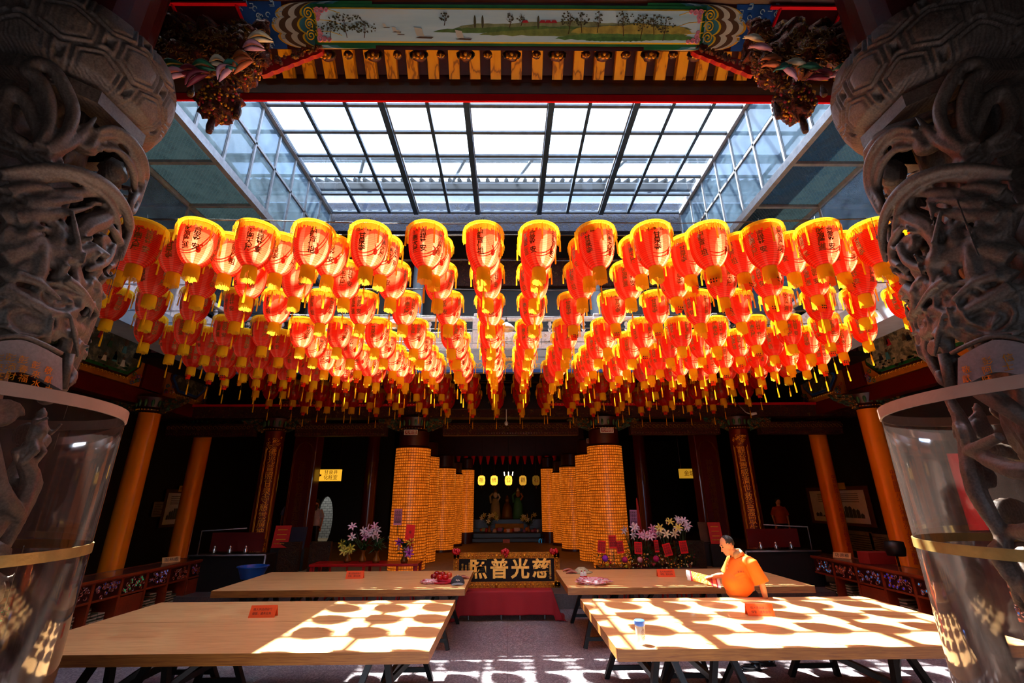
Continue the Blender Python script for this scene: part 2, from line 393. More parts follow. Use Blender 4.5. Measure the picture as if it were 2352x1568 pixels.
mb = MB(); mb.plate([bp(i0, j0, .045), bp(i1, j0, .045), bp(i1, j1, .045), bp(i0, j1, .045)], bn*.003); scene_o = bpart(mb, 'river_scene', m_scene())
IW = i1-i0; IH = j1-j0
def sc(u, v, h): return bp(i0+u*IW, j0+v*IH, h)
rr = random.Random(8)
hills = [(.36, .98, .42, .72, '#8a8f5c', .13), (.30, .86, .30, .55, '#5f7a34', .1), (.42, .97, .22, .5, '#7f8a3a', .09), (.62, 1.0, .1, .36, '#5d8238', .08), (.66, .98, .3, .68, '#b09a3c', .06), (.7, .86, .06, .22, '#48702c', .05)]
for i, (ua, ub, va, vb, colr, am) in enumerate(hills):
    n = 44; top = []; bot = []
    for k in range(n+1):
        t = k/n; e = math.sin(PI*t)**.45; u = ua+(ub-ua)*t
        top.append(sc(u, va+(vb-va)*e*(.75+.25*noise.noise(V((t*7, i*3.1, 0)))) + .03*noise.noise(V((t*40, i, 2))), .0485+.0008*i))
        bot.append(sc(u, va-.03*e+.03*noise.noise(V((t*22, i, 5))), .0485+.0008*i))
    m = MB(); vs = top+bot; m.add(vs, [(k, k+1, n+2+k, n+1+k) for k in range(n)])
    bpart(m, 'painted_bank', mat('bank_paint', colr, .55, var=.45, vs=14, bump=0), scene_o)
tr = MB(); lf = MB()
def ptree(u, v, hh, s=1, dens=26, spread=.03):
    b = sc(u, v, .0535); tp = sc(u+.004*s, v+hh, .0535); tr.tube([b, (b+tp)/2+V((.006*s, 0, 0)), tp], [.004, .003, .0015], 4)
    for k in range(5):
        t = .35+.6*k/5; p = b.lerp(tp, t); q = p+V((.05*(1 if k % 2 else -1)*(1.1-t), 0, 0))+bu*.035; tr.tube([p, q], .0015, 3)
    for k in range(dens):
        a = rr.uniform(0, TAU); r = rr.uniform(0, 1)**.5; c = sc(u+math.cos(a)*r*spread, v+hh*.72+math.sin(a)*r*hh*.36, .0545); e = rr.uniform(.006, .012)
        lf.plate([c+V((e*math.cos(q), 0, 0))+bu*(e*.7*math.sin(q)) for q in (0, 1.2, 2.5, 3.7, 5)], bn*.0008)
for (u, v, hh, s, d, sp) in ((.03, .02, .5, 1, 60, .055), (.075, .1, .7, -1, 90, .05), (.12, .1, .45, 1, 50, .04), (.655, .25, .66, 1, 34, .022), (.69, .3, .6, -1, 30, .02), (.73, .3, .62, 1, 20, .012), (.8, .2, .74, -1, 46, .024), (.845, .08, .8, 1, 46, .024), (.88, .25, .6, -1, 34, .02), (.905, .05, .72, 1, 44, .03), (.5, .45, .4, 1, 16, .01), (.33, .5, .36, 1, 18, .012), (.53, .5, .3, 1, 12, .01)): ptree(u, v, hh, s, d, sp)
for u in (.43, .575, .41): 
    c = sc(u, .62, .054); lf.plate([c+V((.012*math.cos(q), 0, 0))+bu*(.055*math.sin(q)) for q in [k*TAU/10 for k in range(10)]], bn*.0008)
bpart(tr, 'painted_trunks', M['brownp'], scene_o); bpart(lf, 'painted_leaves', mat('leaf_paint', '#4a4420', .55, var=.3, bump=0), scene_o)
bt = MB(); 
for (u, v, s) in ((.265, .1, 1.), (.37, .06, .9), (.2, .28, .5), (.175, .42, .4), (.21, .2, .45)):
    bt.k = 0; bt.plate([sc(u-.012*s, v, .0535), sc(u+.03*s, v-.02*s, .0535), sc(u+.036*s, v+.03*s, .0535), sc(u, v+.05*s, .0535)], bn*.001)
    bt.k = 1; bt.plate([sc(u-.008*s, v+.07*s, .0535), sc(u+.012*s, v+.05*s, .0535), sc(u+.006*s, v+.3*s, .0535), sc(u-.014*s, v+.34*s, .0535)], bn*.001)
bt.k = 2
for u in (.54, .585, .6, .615): bt.plate([sc(u-.008, .6, .054), sc(u+.01, .6, .054), sc(u+.006, .68, .054), sc(u-.004, .68, .054)], bn*.001)
bpart(bt, 'painted_boats_and_roofs', [M['brownp'], M['cream'], M['red']], scene_o)
cu = MB()                                        # pink corner clouds
for (u, v, su, sv) in ((0, 0, 1, 1), (0, 1, 1, -1), (1, 0, -1, 1), (1, 1, -1, -1)):
    for (a, b, r) in ((.004, .06, .03), (.016, .05, .024), (.028, .03, .017), (.006, .2, .022), (.004, .32, .016)):
        c = sc(u+su*a, v+sv*b, .05)
        cu.tube([c+V((r*(1-i/26)*math.cos(i*.5), 0, 0))+bu*(r*(1-i/26)*math.sin(i*.5)) for i in range(22)], .007, 5)
bpart(cu, 'corner_cloud_curls', M['pink'])
# dark frames left and right of the painted part
for s in (-1, 1):
    xs = x1+.22 if s > 0 else x0-.22; m = MB()
    for v in (.03, BH*.45, BH-.03): m.bar(bp(xs, v, .02), bp(s*4.5, v, .02), .03, .02)
    for k in range(4): m.bar(bp(xs+s*.6*k, .03, .02), bp(xs+s*(.6*k+.1), BH-.03, .02), .02, .02)
    bpart(m, 'side_moulding', M['crimson'])

# ---- row of carved boss pendants under the beam
def boss(px, s, i, small):
    p = at(px, 126, 3.44); o = empty('carved_boss', p)
    def put(mb, nm, m): q = mb.build(nm, m, o, smooth=True); return q
    rg = random.Random(i); m = MB()
    m.ell((0, 0, 0), (s*.55, s*.5, s*.42), 16, 10, fn=lambda d: 1+.28*noise.noise(d*5+V((i, 0, 0))))
    put(m, 'boss_body', M['dkred']); m = MB()
    for k in range(7):
        a = TAU*k/7; m.ell((s*.36*math.cos(a), -s*.22, -s*.32+s*.2*math.sin(a)), (s*.15, s*.12, s*.16), 8, 6)
    m.ell((0, -s*.34, -s*.35), s*.15, 8, 6); put(m, 'gilt_petals', M['gold'])
    if not small:
        m = MB()
        for q in (-1, 1): m.tube([(q*s*.3, 0, .05), (q*s*.55, -.02, -.02), (q*s*.5, -.03, -.08)], [.02, .025, .01], 6)
        put(m, 'side_leaf', M['black'])
    n = nth(i+1)
    tag(o, f'{"small" if small else "large"} red and gilt carved boss under the painted beam, {n} from the left', 'carved boss', 'carved bosses under the painted beam')
k = 0
for i, px in enumerate((752, 800, 860, 913, 963, 1013, 1070, 1120, 1175, 1232, 1279, 1345, 1385, 1437, 1491, 1545, 1597)):
    boss(px, .085 if i % 2 else .135, i, i % 2 == 1)

# ---- hanging carved corner brackets
def bracket(s):
    X = lambda px: (px if s < 0 else 2330-px)
    side = 'left' if s < 0 else 'right'
    o = empty('hanging_bracket', at(X(500), 150, 3.0)); inv = Matrix.Translation(-o.location); rg = random.Random(5+s)
    def put(mb, nm, m, **kw): q = mb.build(nm, m, o, **kw); q.matrix_parent_inverse = inv; return q
    # carved backing block
    m = MB()
    def f(u, v):
        px = 330+u*290; py = 58+v*(120-20*u); p = at(X(px), py, 2.95+.1*u); h = .12*noise.fractal(p*7, 1, 2, 4); return p+V((0, -h-.04, .03*noise.noise(p*9)))
    m.grid(f, 70, 36); put(m, 'carved_panel', M['carv'], smooth=True, solid=.04)
    m = MB()
    for k in range(190):
        p = at(X(rg.uniform(340, 600)), rg.uniform(70, 170), 2.86); a = rg.uniform(0, TAU); r = rg.uniform(.012, .04)
        m.tube([p+V((r*(1-i/14)*math.cos(a+i*.6), -.01*i/10, r*(1-i/14)*math.sin(a+i*.6))) for i in range(11)], [.0065*(1-i/16) for i in range(11)], 5)
    put(m, 'gilt_scrolls', M['letter'], smooth=True)
    # leaf garland
    cols = ['#c86a3a', '#d8a0b0', '#8a2a3a', '#1f6a4a', '#d8d0b0', '#2a7a6a', '#a85a28', '#c890a0']
    path = [(372, 170), (405, 178), (440, 172), (470, 160), (505, 150), (535, 160), (560, 140), (585, 115), (560, 155), (520, 172), (455, 185), (395, 160), (600, 95)]
    lv = MB()
    for k, (px, py) in enumerate(path):
        p = at(X(px), py, 2.8); a = rg.uniform(-.7, .7)+(.5 if k > 5 else 0); L = rg.uniform(.15, .21); w = .045; lv.k = k % len(cols)
        dx = V((math.cos(a)*(-s), 0, math.sin(a))); dz = V((-dx.z, 0, dx.x))
        for q in (0, 1):
            pts = [p+dx*(L*(t-.5))+dz*(w*math.sin(PI*t)*(.7 if q else -.4))+V((0, -.03*math.sin(PI*t)-.02*q, 0)) for t in [i/7 for i in range(8)]]
            lv.tube(pts, [.004+.02*math.sin(PI*i/7) for i in range(8)], 6, flat=.6)
    put(lv, 'painted_leaf_garland', [mat('leaf_paint_'+c[1:], c, .5, var=.2) for c in cols], smooth=True)
    # pendant flower basket
    c = at(X(505), 235, 2.95); m = MB()
    m.ell(c, (.15, .13, .17), 40, 26, fn=lambda d: 1+.35*noise.fractal(d*3.2+V((s, 0, 0)), 1, 2, 4))
    m.ell(at(X(560), 165, 2.95), (.12, .1, .15), 32, 20, fn=lambda d: 1+.35*noise.fractal(d*3.2, 1, 2, 4))
    put(m, 'pendant_basket', M['carv'], smooth=True)
    m = MB(); m.k = 0
    for k in range(320):
        q = V((rg.gauss(0, 1), rg.gauss(0, 1), rg.gauss(0, 1))).normalized(); cc, rad = (c, .155) if k < 190 else (at(X(560), 165, 2.95), .125)
        p = cc+V((q.x*rad, q.y*rad*.85, q.z*rad*1.1)); m.k = k % 3 % 2; m.ell(p, (rg.uniform(.008, .018), .012, rg.uniform(.008, .016)), 7, 5)
    put(m, 'pendant_blossoms', [M['gold'], M['red']], smooth=True)
    for (px, py, l) in ((487, 275, .13), (548, 245, .12), (440, 205, .07)):
        p = at(X(px), py, 2.95); m = MB(); m.tube([p+V((0, 0, .05)), p, p-V((0, 0, .02)), p-V((0, 0, l*.6)), p-V((0, 0, l))], [.008, .018, .026, .03, .022], 8)
        put(m, 'tassel_drop', M['carvd'], smooth=True)
    m = MB(); a = at(X(600), 172, 3.1); b = at(X(740), 118, 3.3)
    m.plate([a.lerp(b, t/24)+V((0, 0, -.015*abs(math.sin(t*.8)))) for t in range(25)]+[b+V((0, 0, .06)), a+V((0, 0, .16))], (0, .04, 0))
    put(m, 'red_wing', M['red'])
    m = MB()
    for k in range(60):
        p = a.lerp(b, rg.random())+V((0, -.03, rg.uniform(.0, .1))); m.ell(p, rg.uniform(.01, .025), 6, 5)
    put(m, 'wing_carving', M['carv'], smooth=True)
    tag(o, f'hanging carved red and gilt bracket with coloured leaf garland beside the {side} stone pillar', 'carved bracket', 'hanging eave brackets')
bracket(-1); bracket(1)

# ================================================================== skylight (window_1) over the courtyard
SZ = H+8.0; SX = 5.2; S1 = 11.5; S0 = 2.8; AZ = H+5.8; AX = 6.62
def wpart(p, mb, nm, m, **kw): return mb.build(nm, m, p, **kw)
w1 = empty('window_1', (0, 0, 0)); struct(w1, 'flat glass skylight on a blue-grey steel grid over the courtyard', 'skylight')
xs = [-5.15, -4.33, -3.44, -2.66, -1.69, -.85, .97, 1.8, 2.8, 3.6, 4.46, 5.2]; 
ys = [S0]+[y for y in (3.85, 4.6, 5.35, 6.11, 6.87, 7.63, 8.39, 9.15, 9.9, 10.65)]+[S1]
for i, x in enumerate(xs):
    main = i in (3, 5, 6, 8); w = .13 if main else .075
    m = MB(); m.bar((x, S0, SZ), (x, S1, SZ), w, .14 if main else .07); wpart(w1, m, 'long_bar', M['steeld'])
    if main: m = MB(); m.bar((x+.06*(1 if x < 0 else -1), S0, SZ+.03), (x+.06*(1 if x < 0 else -1), S1, SZ+.03), .05, .03); wpart(w1, m, 'bar_flange', M['alum'])
for y in ys:
    m = MB(); m.bar((-SX, y, SZ+.02), (SX, y, SZ+.02), .08, .05); wpart(w1, m, 'cross_bar', M['steel'])
m = MB(); 
for s in (-1, 1): m.bar((s*SX, S0, SZ), (s*SX, S1, SZ), .16, .12)
wpart(w1, m, 'edge_beam', M['alum'])
for i in range(len(xs)-1):
    m = MB(); m.b2(xs[i]+.02, xs[i+1]-.02, S0, S1, SZ+.05, SZ+.056); wpart(w1, m, 'pane', M['glass'])
for s, nm in ((-1, 'window_2'), (1, 'window_3')):
    side = 'left' if s < 0 else 'right'
    w = empty(nm, (0, 0, 0)); struct(w, f'glazed clerestory and wired-glass lean-to roof on the {side} of the skylight', 'window')
    m = MB(); m.bar((s*SX, S0, AZ), (s*SX, S1+.6, AZ), .1, .16); wpart(w, m, 'sill_beam', M['alum'])
    m = MB(); m.bar((s*SX, S0, (AZ+SZ)/2+.1), (s*SX, S1, (AZ+SZ)/2+.1), .05, .06); wpart(w, m, 'mid_rail', M['alum'])
    for k in range(12):
        y = S0+.1+k*.79; m = MB(); m.bar((s*SX, y, AZ), (s*SX, y, SZ), .05, .05, upv=(1, 0, 0)); wpart(w, m, 'mullion', M['alum'])
    for k in range(11):
        y = S0+.1+k*.79
        for a, b in ((AZ+.08, (AZ+SZ)/2+.07), ((AZ+SZ)/2+.13, SZ-.06)):
            m = MB(); m.b2(s*SX-.003, s*SX+.003, y+.03, y+.76, a, b); wpart(w, m, 'pane', M['glassside'])
    # lean-to
    m = MB(); m.bar((s*AX, S0, AZ), (s*AX, S1+.6, AZ), .08, .1); m.bar((s*AX, S0, 6.15), (s*AX, S1+.6, 6.15), .06, .06); wpart(w, m, 'outer_beam', M['alum'])
    for k in range(7):
        y = 2.9+k*1.3; m = MB(); m.bar((s*SX, y, AZ), (s*AX, y, AZ), .07, .06); wpart(w, m, 'rafter_bar', M['alum'])
        m = MB(); m.b2(min(s*SX, s*AX), max(s*SX, s*AX), y+.0, y+1.299, AZ+.04, AZ+.046); wpart(w, m, 'roof_pane', M['glassdirty'])
        m = MB(); m.bar((s*AX, y, AZ), (s*AX, y, 6.15), .05, .05, upv=(1, 0, 0)); wpart(w, m, 'outer_mullion', M['alum'])
        m = MB(); m.b2(s*AX-.003, s*AX+.003, y+.03, y+1.27, 6.18, AZ-.05); wpart(w, m, 'outer_pane', M['glassside'])
# ---- what stands outside the glass: neighbouring temple roofs, pipes and an added sun-blocking wall
def tiled(nm, x0, x1, y0, z0, y1, z1, label, step=.3):
    o = empty(nm, ((x0+x1)/2, y0, z0)); inv = Matrix.Translation(-o.location)
    def put(mb, n_, m, **kw): q = mb.build(n_, m, o, **kw); q.matrix_parent_inverse = inv
    m = MB(); m.plate([(x0, y0, z0), (x1, y0, z0), (x1, y1, z1), (x0, y1, z1)], (0, .0, .06)); put(m, 'roof_slope', M['black'])
    m = MB(); n = int((x1-x0)/step); d = V((0, y1-y0, z1-z0))
    for i in range(n+1):
        a = V((x0+i*step, y0-.04, z0+.08)); m.tube([a, a+d], .07, 8)
    put(m, 'tile_ridges', M['tile'], smooth=True)
    m = MB(); m.b2(x0, x1, y0+.02, y0+.3, z0-.22, z0-.0); put(m, 'eave_board', M['black'])
    tag(o, label, 'roof')
    return o
tiled('tiled_roof', -7.5, 7.5, 12.05, H+9.5, 16.5, H+12.0, 'grey tiled main hall roof eave seen through the far skylight panes')
o = MB()
for y, z in ((11.0, 11.7), (11.35, 11.9)): o.tube([(-7, y, z), (7, y, z)], .06, 8)
for x in (-4.2, -1.2, .8, 3.6): o.tube([(x, 11.0, 11.7), (x-.5, 12.05, 11.7)], .05, 8)
tag(o.build('pipe_rack', M['greyb']), 'grey pipe frame on the roof behind the skylight glass', 'pipe frame')
for s in (-1, 1):
    side = 'left' if s < 0 else 'right'; o = empty('neighbouring_roof', (s*9, 6, 8)); inv = Matrix.Translation(-o.location); rg = random.Random(3+s)
    def put(mb, n_, m, **kw): q = mb.build(n_, m, o, **kw); q.matrix_parent_inverse = inv
    m = MB(); m.b2(s*9-.3, s*9+.3, 2, 11, 6.4, 7.6)
    if s < 0: m.b2(-7.4, -7.15, 2.0, 13, 6.1, 9.9)  # tall left wall added to block sun coming through the outer panes
    put(m, 'ridge_wall', M['whst'])
    m = MB(); m.k = 0
    for k in range(60):
        m.k = rg.randrange(4); p = V((s*(8.6 if s > 0 else 7.1), rg.uniform(2, 11), rg.uniform(6.6, 8.6))); m.ell(p, (rg.uniform(.1, .25), rg.uniform(.1, .3), rg.uniform(.1, .35)), 8, 6)
    put(m, 'ceramic_figures', [M['grn'], M['pink'], M['cream'], M['blu']], smooth=True)
    m = MB(); m.plate([(s*8.6, 1.5, 6.4), (s*8.6, 11, 6.4), (s*6.9, 11, 6.1), (s*6.9, 1.5, 6.1)], (0, 0, .06))
    for k in range(32): m.tube([(s*8.6, 1.5+k*.3, 6.5), (s*6.9, 1.5+k*.3, 6.2)], .06, 6)
    put(m, 'tile_slope', M['tile'])
    tag(o, f'blurred temple roof ridge with ceramic figures outside the {side} glass', 'roof')

# ================================================================== gallery around the courtyard
gz0, gz1 = at(1163, 852, 9.5).z, at(1163, 800, 9.5).z; bz1 = at(1163, 724, 9.5).z
m = MB(); m.b2(-6.5, 6.5, 9.5, 9.7, gz0, gz1); struct(m.build('trim_6', M['greyb']), 'grey gallery edge board over the hall front', 'fascia')
m = MB(); m.b2(-6.5, 6.5, 9.47, 9.52, gz0-.03, gz0+.03); struct(m.build('trim_7', M['blu']), 'blue strip under the gallery edge', 'trim')
m = MB(); rg = random.Random(4)
for k in range(110):
    x = -4.9+k*.09; r = .05+.03*abs(math.sin(k*.7)); z = gz0+.09+.05*abs(math.sin(k*.35))
    m.tube([(x+r*(1-i/14)*math.cos(i*.6+k), 9.46, z+r*(1-i/14)*math.sin(i*.6+k)) for i in range(11)], .008, 4)
    if k % 22 == 11:
        for q in range(9):
            a = PI*q/8; m.ell((x+.12*math.cos(a), 9.46, gz0+.14+.12*math.sin(a)), (.02, .01, .05), 6, 4)
o = m.build('gilt_scrollwork', M['goldp'], smooth=True); tag(o, 'gold scrollwork and lotus sprays along the grey gallery edge', 'carving')
def balustrade(a, b, nm, label):
    a = V(a); b = V(b); L = (b-a).length; d = (b-a).normalized(); nrm = V((-d.y, d.x, 0)); h = bz1-gz1-.05; N = max(1, round(L/1.35))
    o = empty(nm, a); inv = Matrix.Translation(-a)
    def put(mb, n_, m, **kw): q = mb.build(n_, m, o, **kw); q.matrix_parent_inverse = inv; return q
    m = MB(); m.bar(a+V((0, 0, h)), b+V((0, 0, h)), .12, .09); put(m, 'hand_rail', M['whst'], bevel=.02)
    m = MB(); m.bar(a+V((0, 0, .05)), b+V((0, 0, .05)), .12, .1); put(m, 'base_rail', M['whst'])
    for i in range(N+1):
        p = a+d*(L*i/N); m = MB(); m.box(p+V((0, 0, h/2)), (.17, .17, h), Matrix((d, nrm, V((0, 0, 1)))).transposed()); m.box(p+V((0, 0, h+.08)), (.12, .12, .08)); put(m, 'post', M['whst'], bevel=.012)
    for i in range(N):
        p = a+d*(L*(i+.5)/N); m = MB(); w = L/N-.2
        m.box(p+V((0, 0, h*.36)), (w, .05, h*.42), Matrix((d, nrm, V((0, 0, 1)))).transposed())
        for sd_ in (-1, 1):
            for k in range(26):
                q = p+d*rg.uniform(-w/2, w/2)*.9+nrm*(.03*sd_)+V((0, 0, h*.36+rg.uniform(-.17, .17)*h)); r = .035
                m.tube([q+d*(r*(1-i2/12)*math.cos(i2*.7+k))+V((0, 0, r*(1-i2/12)*math.sin(i2*.7+k))) for i2 in range(9)], .009, 4)
        put(m, 'carved_panel', M['whst'], smooth='auto')
        for k in range(3):
            m = MB(); q = p+d*(w*(k-1)*.33); m.lathe([(.02, h*.58), (.045, h*.66), (.02, h*.74), (.05, h*.82), (.03, h*.9)], 10, q); put(m, 'baluster', M['whst'], smooth=True)
    tag(o, label, 'balustrade')
balustrade((-6.1, 9.6, gz1), (6.1, 9.6, gz1), 'stone_balustrade', 'white carved stone balustrade along the upper gallery over the hall front')
for s in (-1, 1):
    side = 'left' if s < 0 else 'right'
    m = MB(); m.b2(min(s*6.0, s*6.6), max(s*6.0, s*6.6), 2.6, 9.5, gz0+.05, gz1); struct(m.build('trim_8' if s < 0 else 'trim_9', M['greyb']), f'grey gallery edge board on the {side} side', 'fascia')
    m = MB(); m.b2(min(s*6.5, s*6.6), max(s*6.5, s*6.6), 2.6, 9.6, gz1, 6.1); struct(m.build('wall_gallery_'+side, M['hall']))
    balustrade((s*6.1, 3.2, gz1), (s*6.1, 9.2, gz1), 'stone_balustrade', f'white carved stone balustrade of the {side} gallery behind the lanterns')
# upper storey: dark front, painted beam under the roof, bluish round columns
b0, b1 = at(1163, 530, 11.65).z, at(1163, 495, 11.65).z
m = MB(); m.b2(-6.6, 6.6, 11.65, 11.85, b0, 10.6)
struct(m.build('trim_10', m_relief('painted_eave_beam', '#0a0e18', '#16244a', '#3a1620', '#1e3038', 9, 0)), 'dark blue and red painted eave beam under the main roof', 'beam')
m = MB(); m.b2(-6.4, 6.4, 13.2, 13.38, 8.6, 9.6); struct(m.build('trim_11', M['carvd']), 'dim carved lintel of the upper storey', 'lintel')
for i, x in enumerate((-5.9, -2.75, 2.75, 5.9)):
    m = MB(); m.lathe([(.18, gz1), (.17, 10.5)], 20, (x, 12.9, 0)); 
    tag(m.build('upper_column', M['greyb'], smooth=True), f'blue-grey round column of the upper storey, {nth(i+1)} from the left', 'column', 'upper storey columns')
# ================================================================== lettering
_TX = {}
def glyphs(s, ext=0.0, align='CENTER', gap=1.0, bold=0.0):
    key = (s, ext, align, gap, bold)
    if key in _TX: return _TX[key]
    cu = bpy.data.curves.new('lettering_source', 'FONT'); cu.body = s; cu.align_x = align; cu.align_y = 'CENTER'
    cu.space_line = gap; cu.resolution_u = 3; cu.extrude = ext; cu.offset = bold
    o = bpy.data.objects.new('lettering_source', cu); COL.objects.link(o); bpy.context.view_layer.update()
    dg = bpy.context.evaluated_depsgraph_get(); me = o.evaluated_get(dg).to_mesh()
    vs = [tuple(v.co) for v in me.vertices]; fs = [tuple(p.vertices) for p in me.polygons]
    o.evaluated_get(dg).to_mesh_clear(); bpy.data.objects.remove(o); bpy.data.curves.remove(cu)
    _TX[key] = (vs, fs); return vs, fs
def text_to(mb, s, f, size=1.0, k=None, ext=0.0, gap=1.0, bold=0.0):
    vs, fs = glyphs(s, ext, 'CENTER', gap, bold); mb.add([f(x*size, y*size, z*size) for x, y, z in vs], fs, k)
def vert(s): return '\n'.join(s)
def flat_text(mb, s, o, ux, uy, size, k=None, ext=0.0, gap=1.0, bold=0.0):
    o = V(o); ux = V(ux).normalized(); uy = V(uy).normalized(); un = ux.cross(uy)
    text_to(mb, s, lambda x, y, z: o+ux*x+uy*y+un*z, size, k, ext, gap, bold)

# ================================================================== lanterns
def m_paper(name, c1, c2, t1, t2, mf):
    t = NT(name); co = t.coord(); sp = t.n('SeparateXYZ', Vector=co)
    an = t.math('ARCTAN2', sp.outputs[1], sp.outputs[0])
    st = t.math('SINE', t.math('MULTIPLY', an, 8.0)); st = t.ramp(st, [(.35, (0, 0, 0)), (.55, (1, 1, 1))])
    oi = t.n('ObjectInfo').outputs['Random']
    rb = t.math('SINE', t.math('MULTIPLY', sp.outputs[2], 330.0)); rb = t.ramp(rb, [(.0, (.72,)*3), (.35, (1, 1, 1))])
    col = t.mix(st, lin(c1), lin(c2)); tr = t.mix(st, t1, t2); tr = t.mix(1, tr, rb, 'MULTIPLY')
    col = t.mix(t.math('MULTIPLY', oi, .5), col, lin(c1))
    d = t.n('BsdfDiffuse', Color=col).outputs[0]; b = t.n('BsdfTranslucent', Color=tr).outputs[0]
    g = t.n('BsdfGlossy', Color=(1, .6, .5, 1), Roughness=.35).outputs[0]
    sh = t.n('MixShader', i0=mf, i1=d, i2=b).outputs[0]
    return t.done(t.n('MixShader', i0=.012, i1=sh, i2=g).outputs[0])
M['paper'] = m_paper('red_lantern_cloth', '#9c0402', '#ac0804', (1, .065, .02, 1), (1, .15, .06, 1), .74)
M['fringe'] = translu('yellow_fringe', lin('#e4ac10'), (1, .58, .02, 1), .5, thin=.25)
M['fringe2'] = translu('golden_short_fringe', lin('#d0a014'), (.9, .52, .03, 1), .4)
M['tagred'] = translu('red_wish_tag', lin('#d81c10'), (1, .22, .05, 1), .5)
M['tagyel'] = translu('yellow_wish_tag', lin('#e0a018'), (1, .6, .1, 1), .5)
LP = [(.158, 0.0), (.178, -.012), (.180, -.05), (.181, -.1), (.181, -.15), (.178, -.20), (.172, -.25), (.161, -.30), (.145, -.345), (.122, -.385), (.094, -.42), (.066, -.445)]
def prof_r(z):
    for (ra, za), (rb, zb) in zip(LP, LP[1:]):
        if zb <= z <= za: return ra+(rb-ra)*(za-z)/(za-zb)
    return LP[-1][0]
def lantern_meshes():
    out = {}
    # body with ribs
    pr = []; n = 30
    for i in range(n*2+1):
        z = -.002-.443*i/(n*2); pr.append((prof_r(z)+(.0028 if i % 2 else 0), z))
    out['lantern_body'] = MB().lathe(pr, 40).build('lantern_body', M['paper'], smooth=True)
    # rim fringe
    m = MB(); rg = random.Random(2)
    m.lathe([(.125, .004), (.176, .012), (.20, .014), (.212, .0), (.215, -.02)], 48)
    N = 110
    for i in range(N):
        a = TAU*i/N; w = TAU/N*.47; L = rg.uniform(.085, .115)*(1.18 if i % 9 == 0 else 1); dr = rg.uniform(-.003, .006)
        pts = []
        for (r, z) in ((.214, -.012), (.220+dr, -.045), (.219+dr, -L)):
            for q in (-1, 1): pts.append((r*math.cos(a+q*w), r*math.sin(a+q*w), z))
        m.add(pts, [(0, 1, 3, 2), (2, 3, 5, 4)])
    out['rim_fringe'] = m.build('rim_fringe', M['fringe'])
    m = MB(); m.lathe([(.0, -.442), (.066, -.442), (.070, -.45)], 24); N = 44
    for i in range(N):
        a = TAU*i/N; w = TAU/N*.46; L = rg.uniform(.14, .16); pts = []
        for (r, z) in ((.068, -.445), (.072, -.485), (.073, -.445-L)):
            for q in (-1, 1): pts.append((r*math.cos(a+q*w), r*math.sin(a+q*w), z))
        m.add(pts, [(0, 1, 3, 2), (2, 3, 5, 4)])
    out['bottom_fringe'] = m.build('bottom_fringe', M['fringe2'])
    m = MB(); m.tube([(0, 0, -.44), (0, 0, -.67)], .002, 4); m.tube([(0, 0, -.65), (0, 0, -.67), (0, 0, -.75), (0, 0, -.83)], [.004, .009, .011, .012], 7)
    out['tassel'] = m.build('tassel', M['fringe'], smooth=True)
    m = MB()
    for q in range(4):
        a = PI/4+q*PI/2; x, y = .222*math.cos(a), .222*math.sin(a); L = .17+.03*(q % 3)
        m.tube([(x, y, -.01), (x, y, -.09)], .0035, 4); m.tube([(x, y, -.08), (x, y, -.1), (x, y, -.1-L*.7)], [.004, .009, .010], 6)
    out['rim_tassels'] = m.build('rim_tassels', M['fringe'], smooth=True)
    m = MB()
    def put(s, ang, z0, size, gap, dx=0):
        def f(x, y, z):
            zz = z0+y; r = prof_r(max(-.443, min(-.013, zz)))+.005; a = ang+(x+dx)/r
            return (r*math.cos(a), r*math.sin(a), zz)
        text_to(m, s, f, size, gap=gap, bold=.022)
    def panel(key, *items):
        nonlocal m
        m = MB()
        for it in items: put(*it)
        out[key] = m.build('inscription', M['letter'])
    panel('t0', (vert('石觀音佛祖'), 0, -.215, .07, .8)); panel('t1', ('石觀音', PI/2, -.085, .06, 1), (vert('甘泉寺'), PI/2, -.235, .078, .85))
    panel('t2', (vert('鴻圖大展'), PI, -.215, .07, .86, -.045), (vert('吉祥平安'), PI, -.215, .07, .86, .045))
    panel('t3', (vert('財源廣進'), 3*PI/2, -.215, .07, .86, -.045), (vert('合家平安'), 3*PI/2, -.215, .07, .86, .045))
    def card(u, v):
        x = (u-.5)*.13*(1-.42*v)*(1 if v > .03 else 1); z = -.56-.11*v+.03*abs(u-.5)*2*(1-v); return V((x, -.02-.05*(1-(2*u-1)**2), z))
    m = MB(); m.grid(card, 10, 6); m.k = 1
    for i in range(3):
        for j in range(2):
            c = V(((i-1)*.026, -.074, -.595-.03*j)); m.box(c, (.009, .002, .018)); m.box(c, (.016, .002, .005))
    out['wish_tag'] = m.build('wish_tag', [M['tagred'], M['ink']], smooth='auto')
    m.k = 0
    out['wish_tag_yellow'] = MB().add(m.v, m.f).build('wish_tag', [M['tagyel']], smooth='auto')
    m = MB(); m.lathe([(.0, .05), (.02, .045), (.022, .03), (.015, .012), (0, .012)], 12); m.tube([(0, 0, .04), (0, 0, .1)], .004, 5)
    m.tube([(-.03, 0, .095), (0, 0, .105), (.03, 0, .095)], .006, 5); m.tube([(0, 0, .1), (.02, .01, .16)], .003, 4)
    for q in range(3): m.tube([(0, 0, .03), (.17*math.cos(q*2.1), .17*math.sin(q*2.1), .005)], .0012, 3)
    out['hook'] = m.build('hook', M['wire'])
    return out
LM = lantern_meshes()
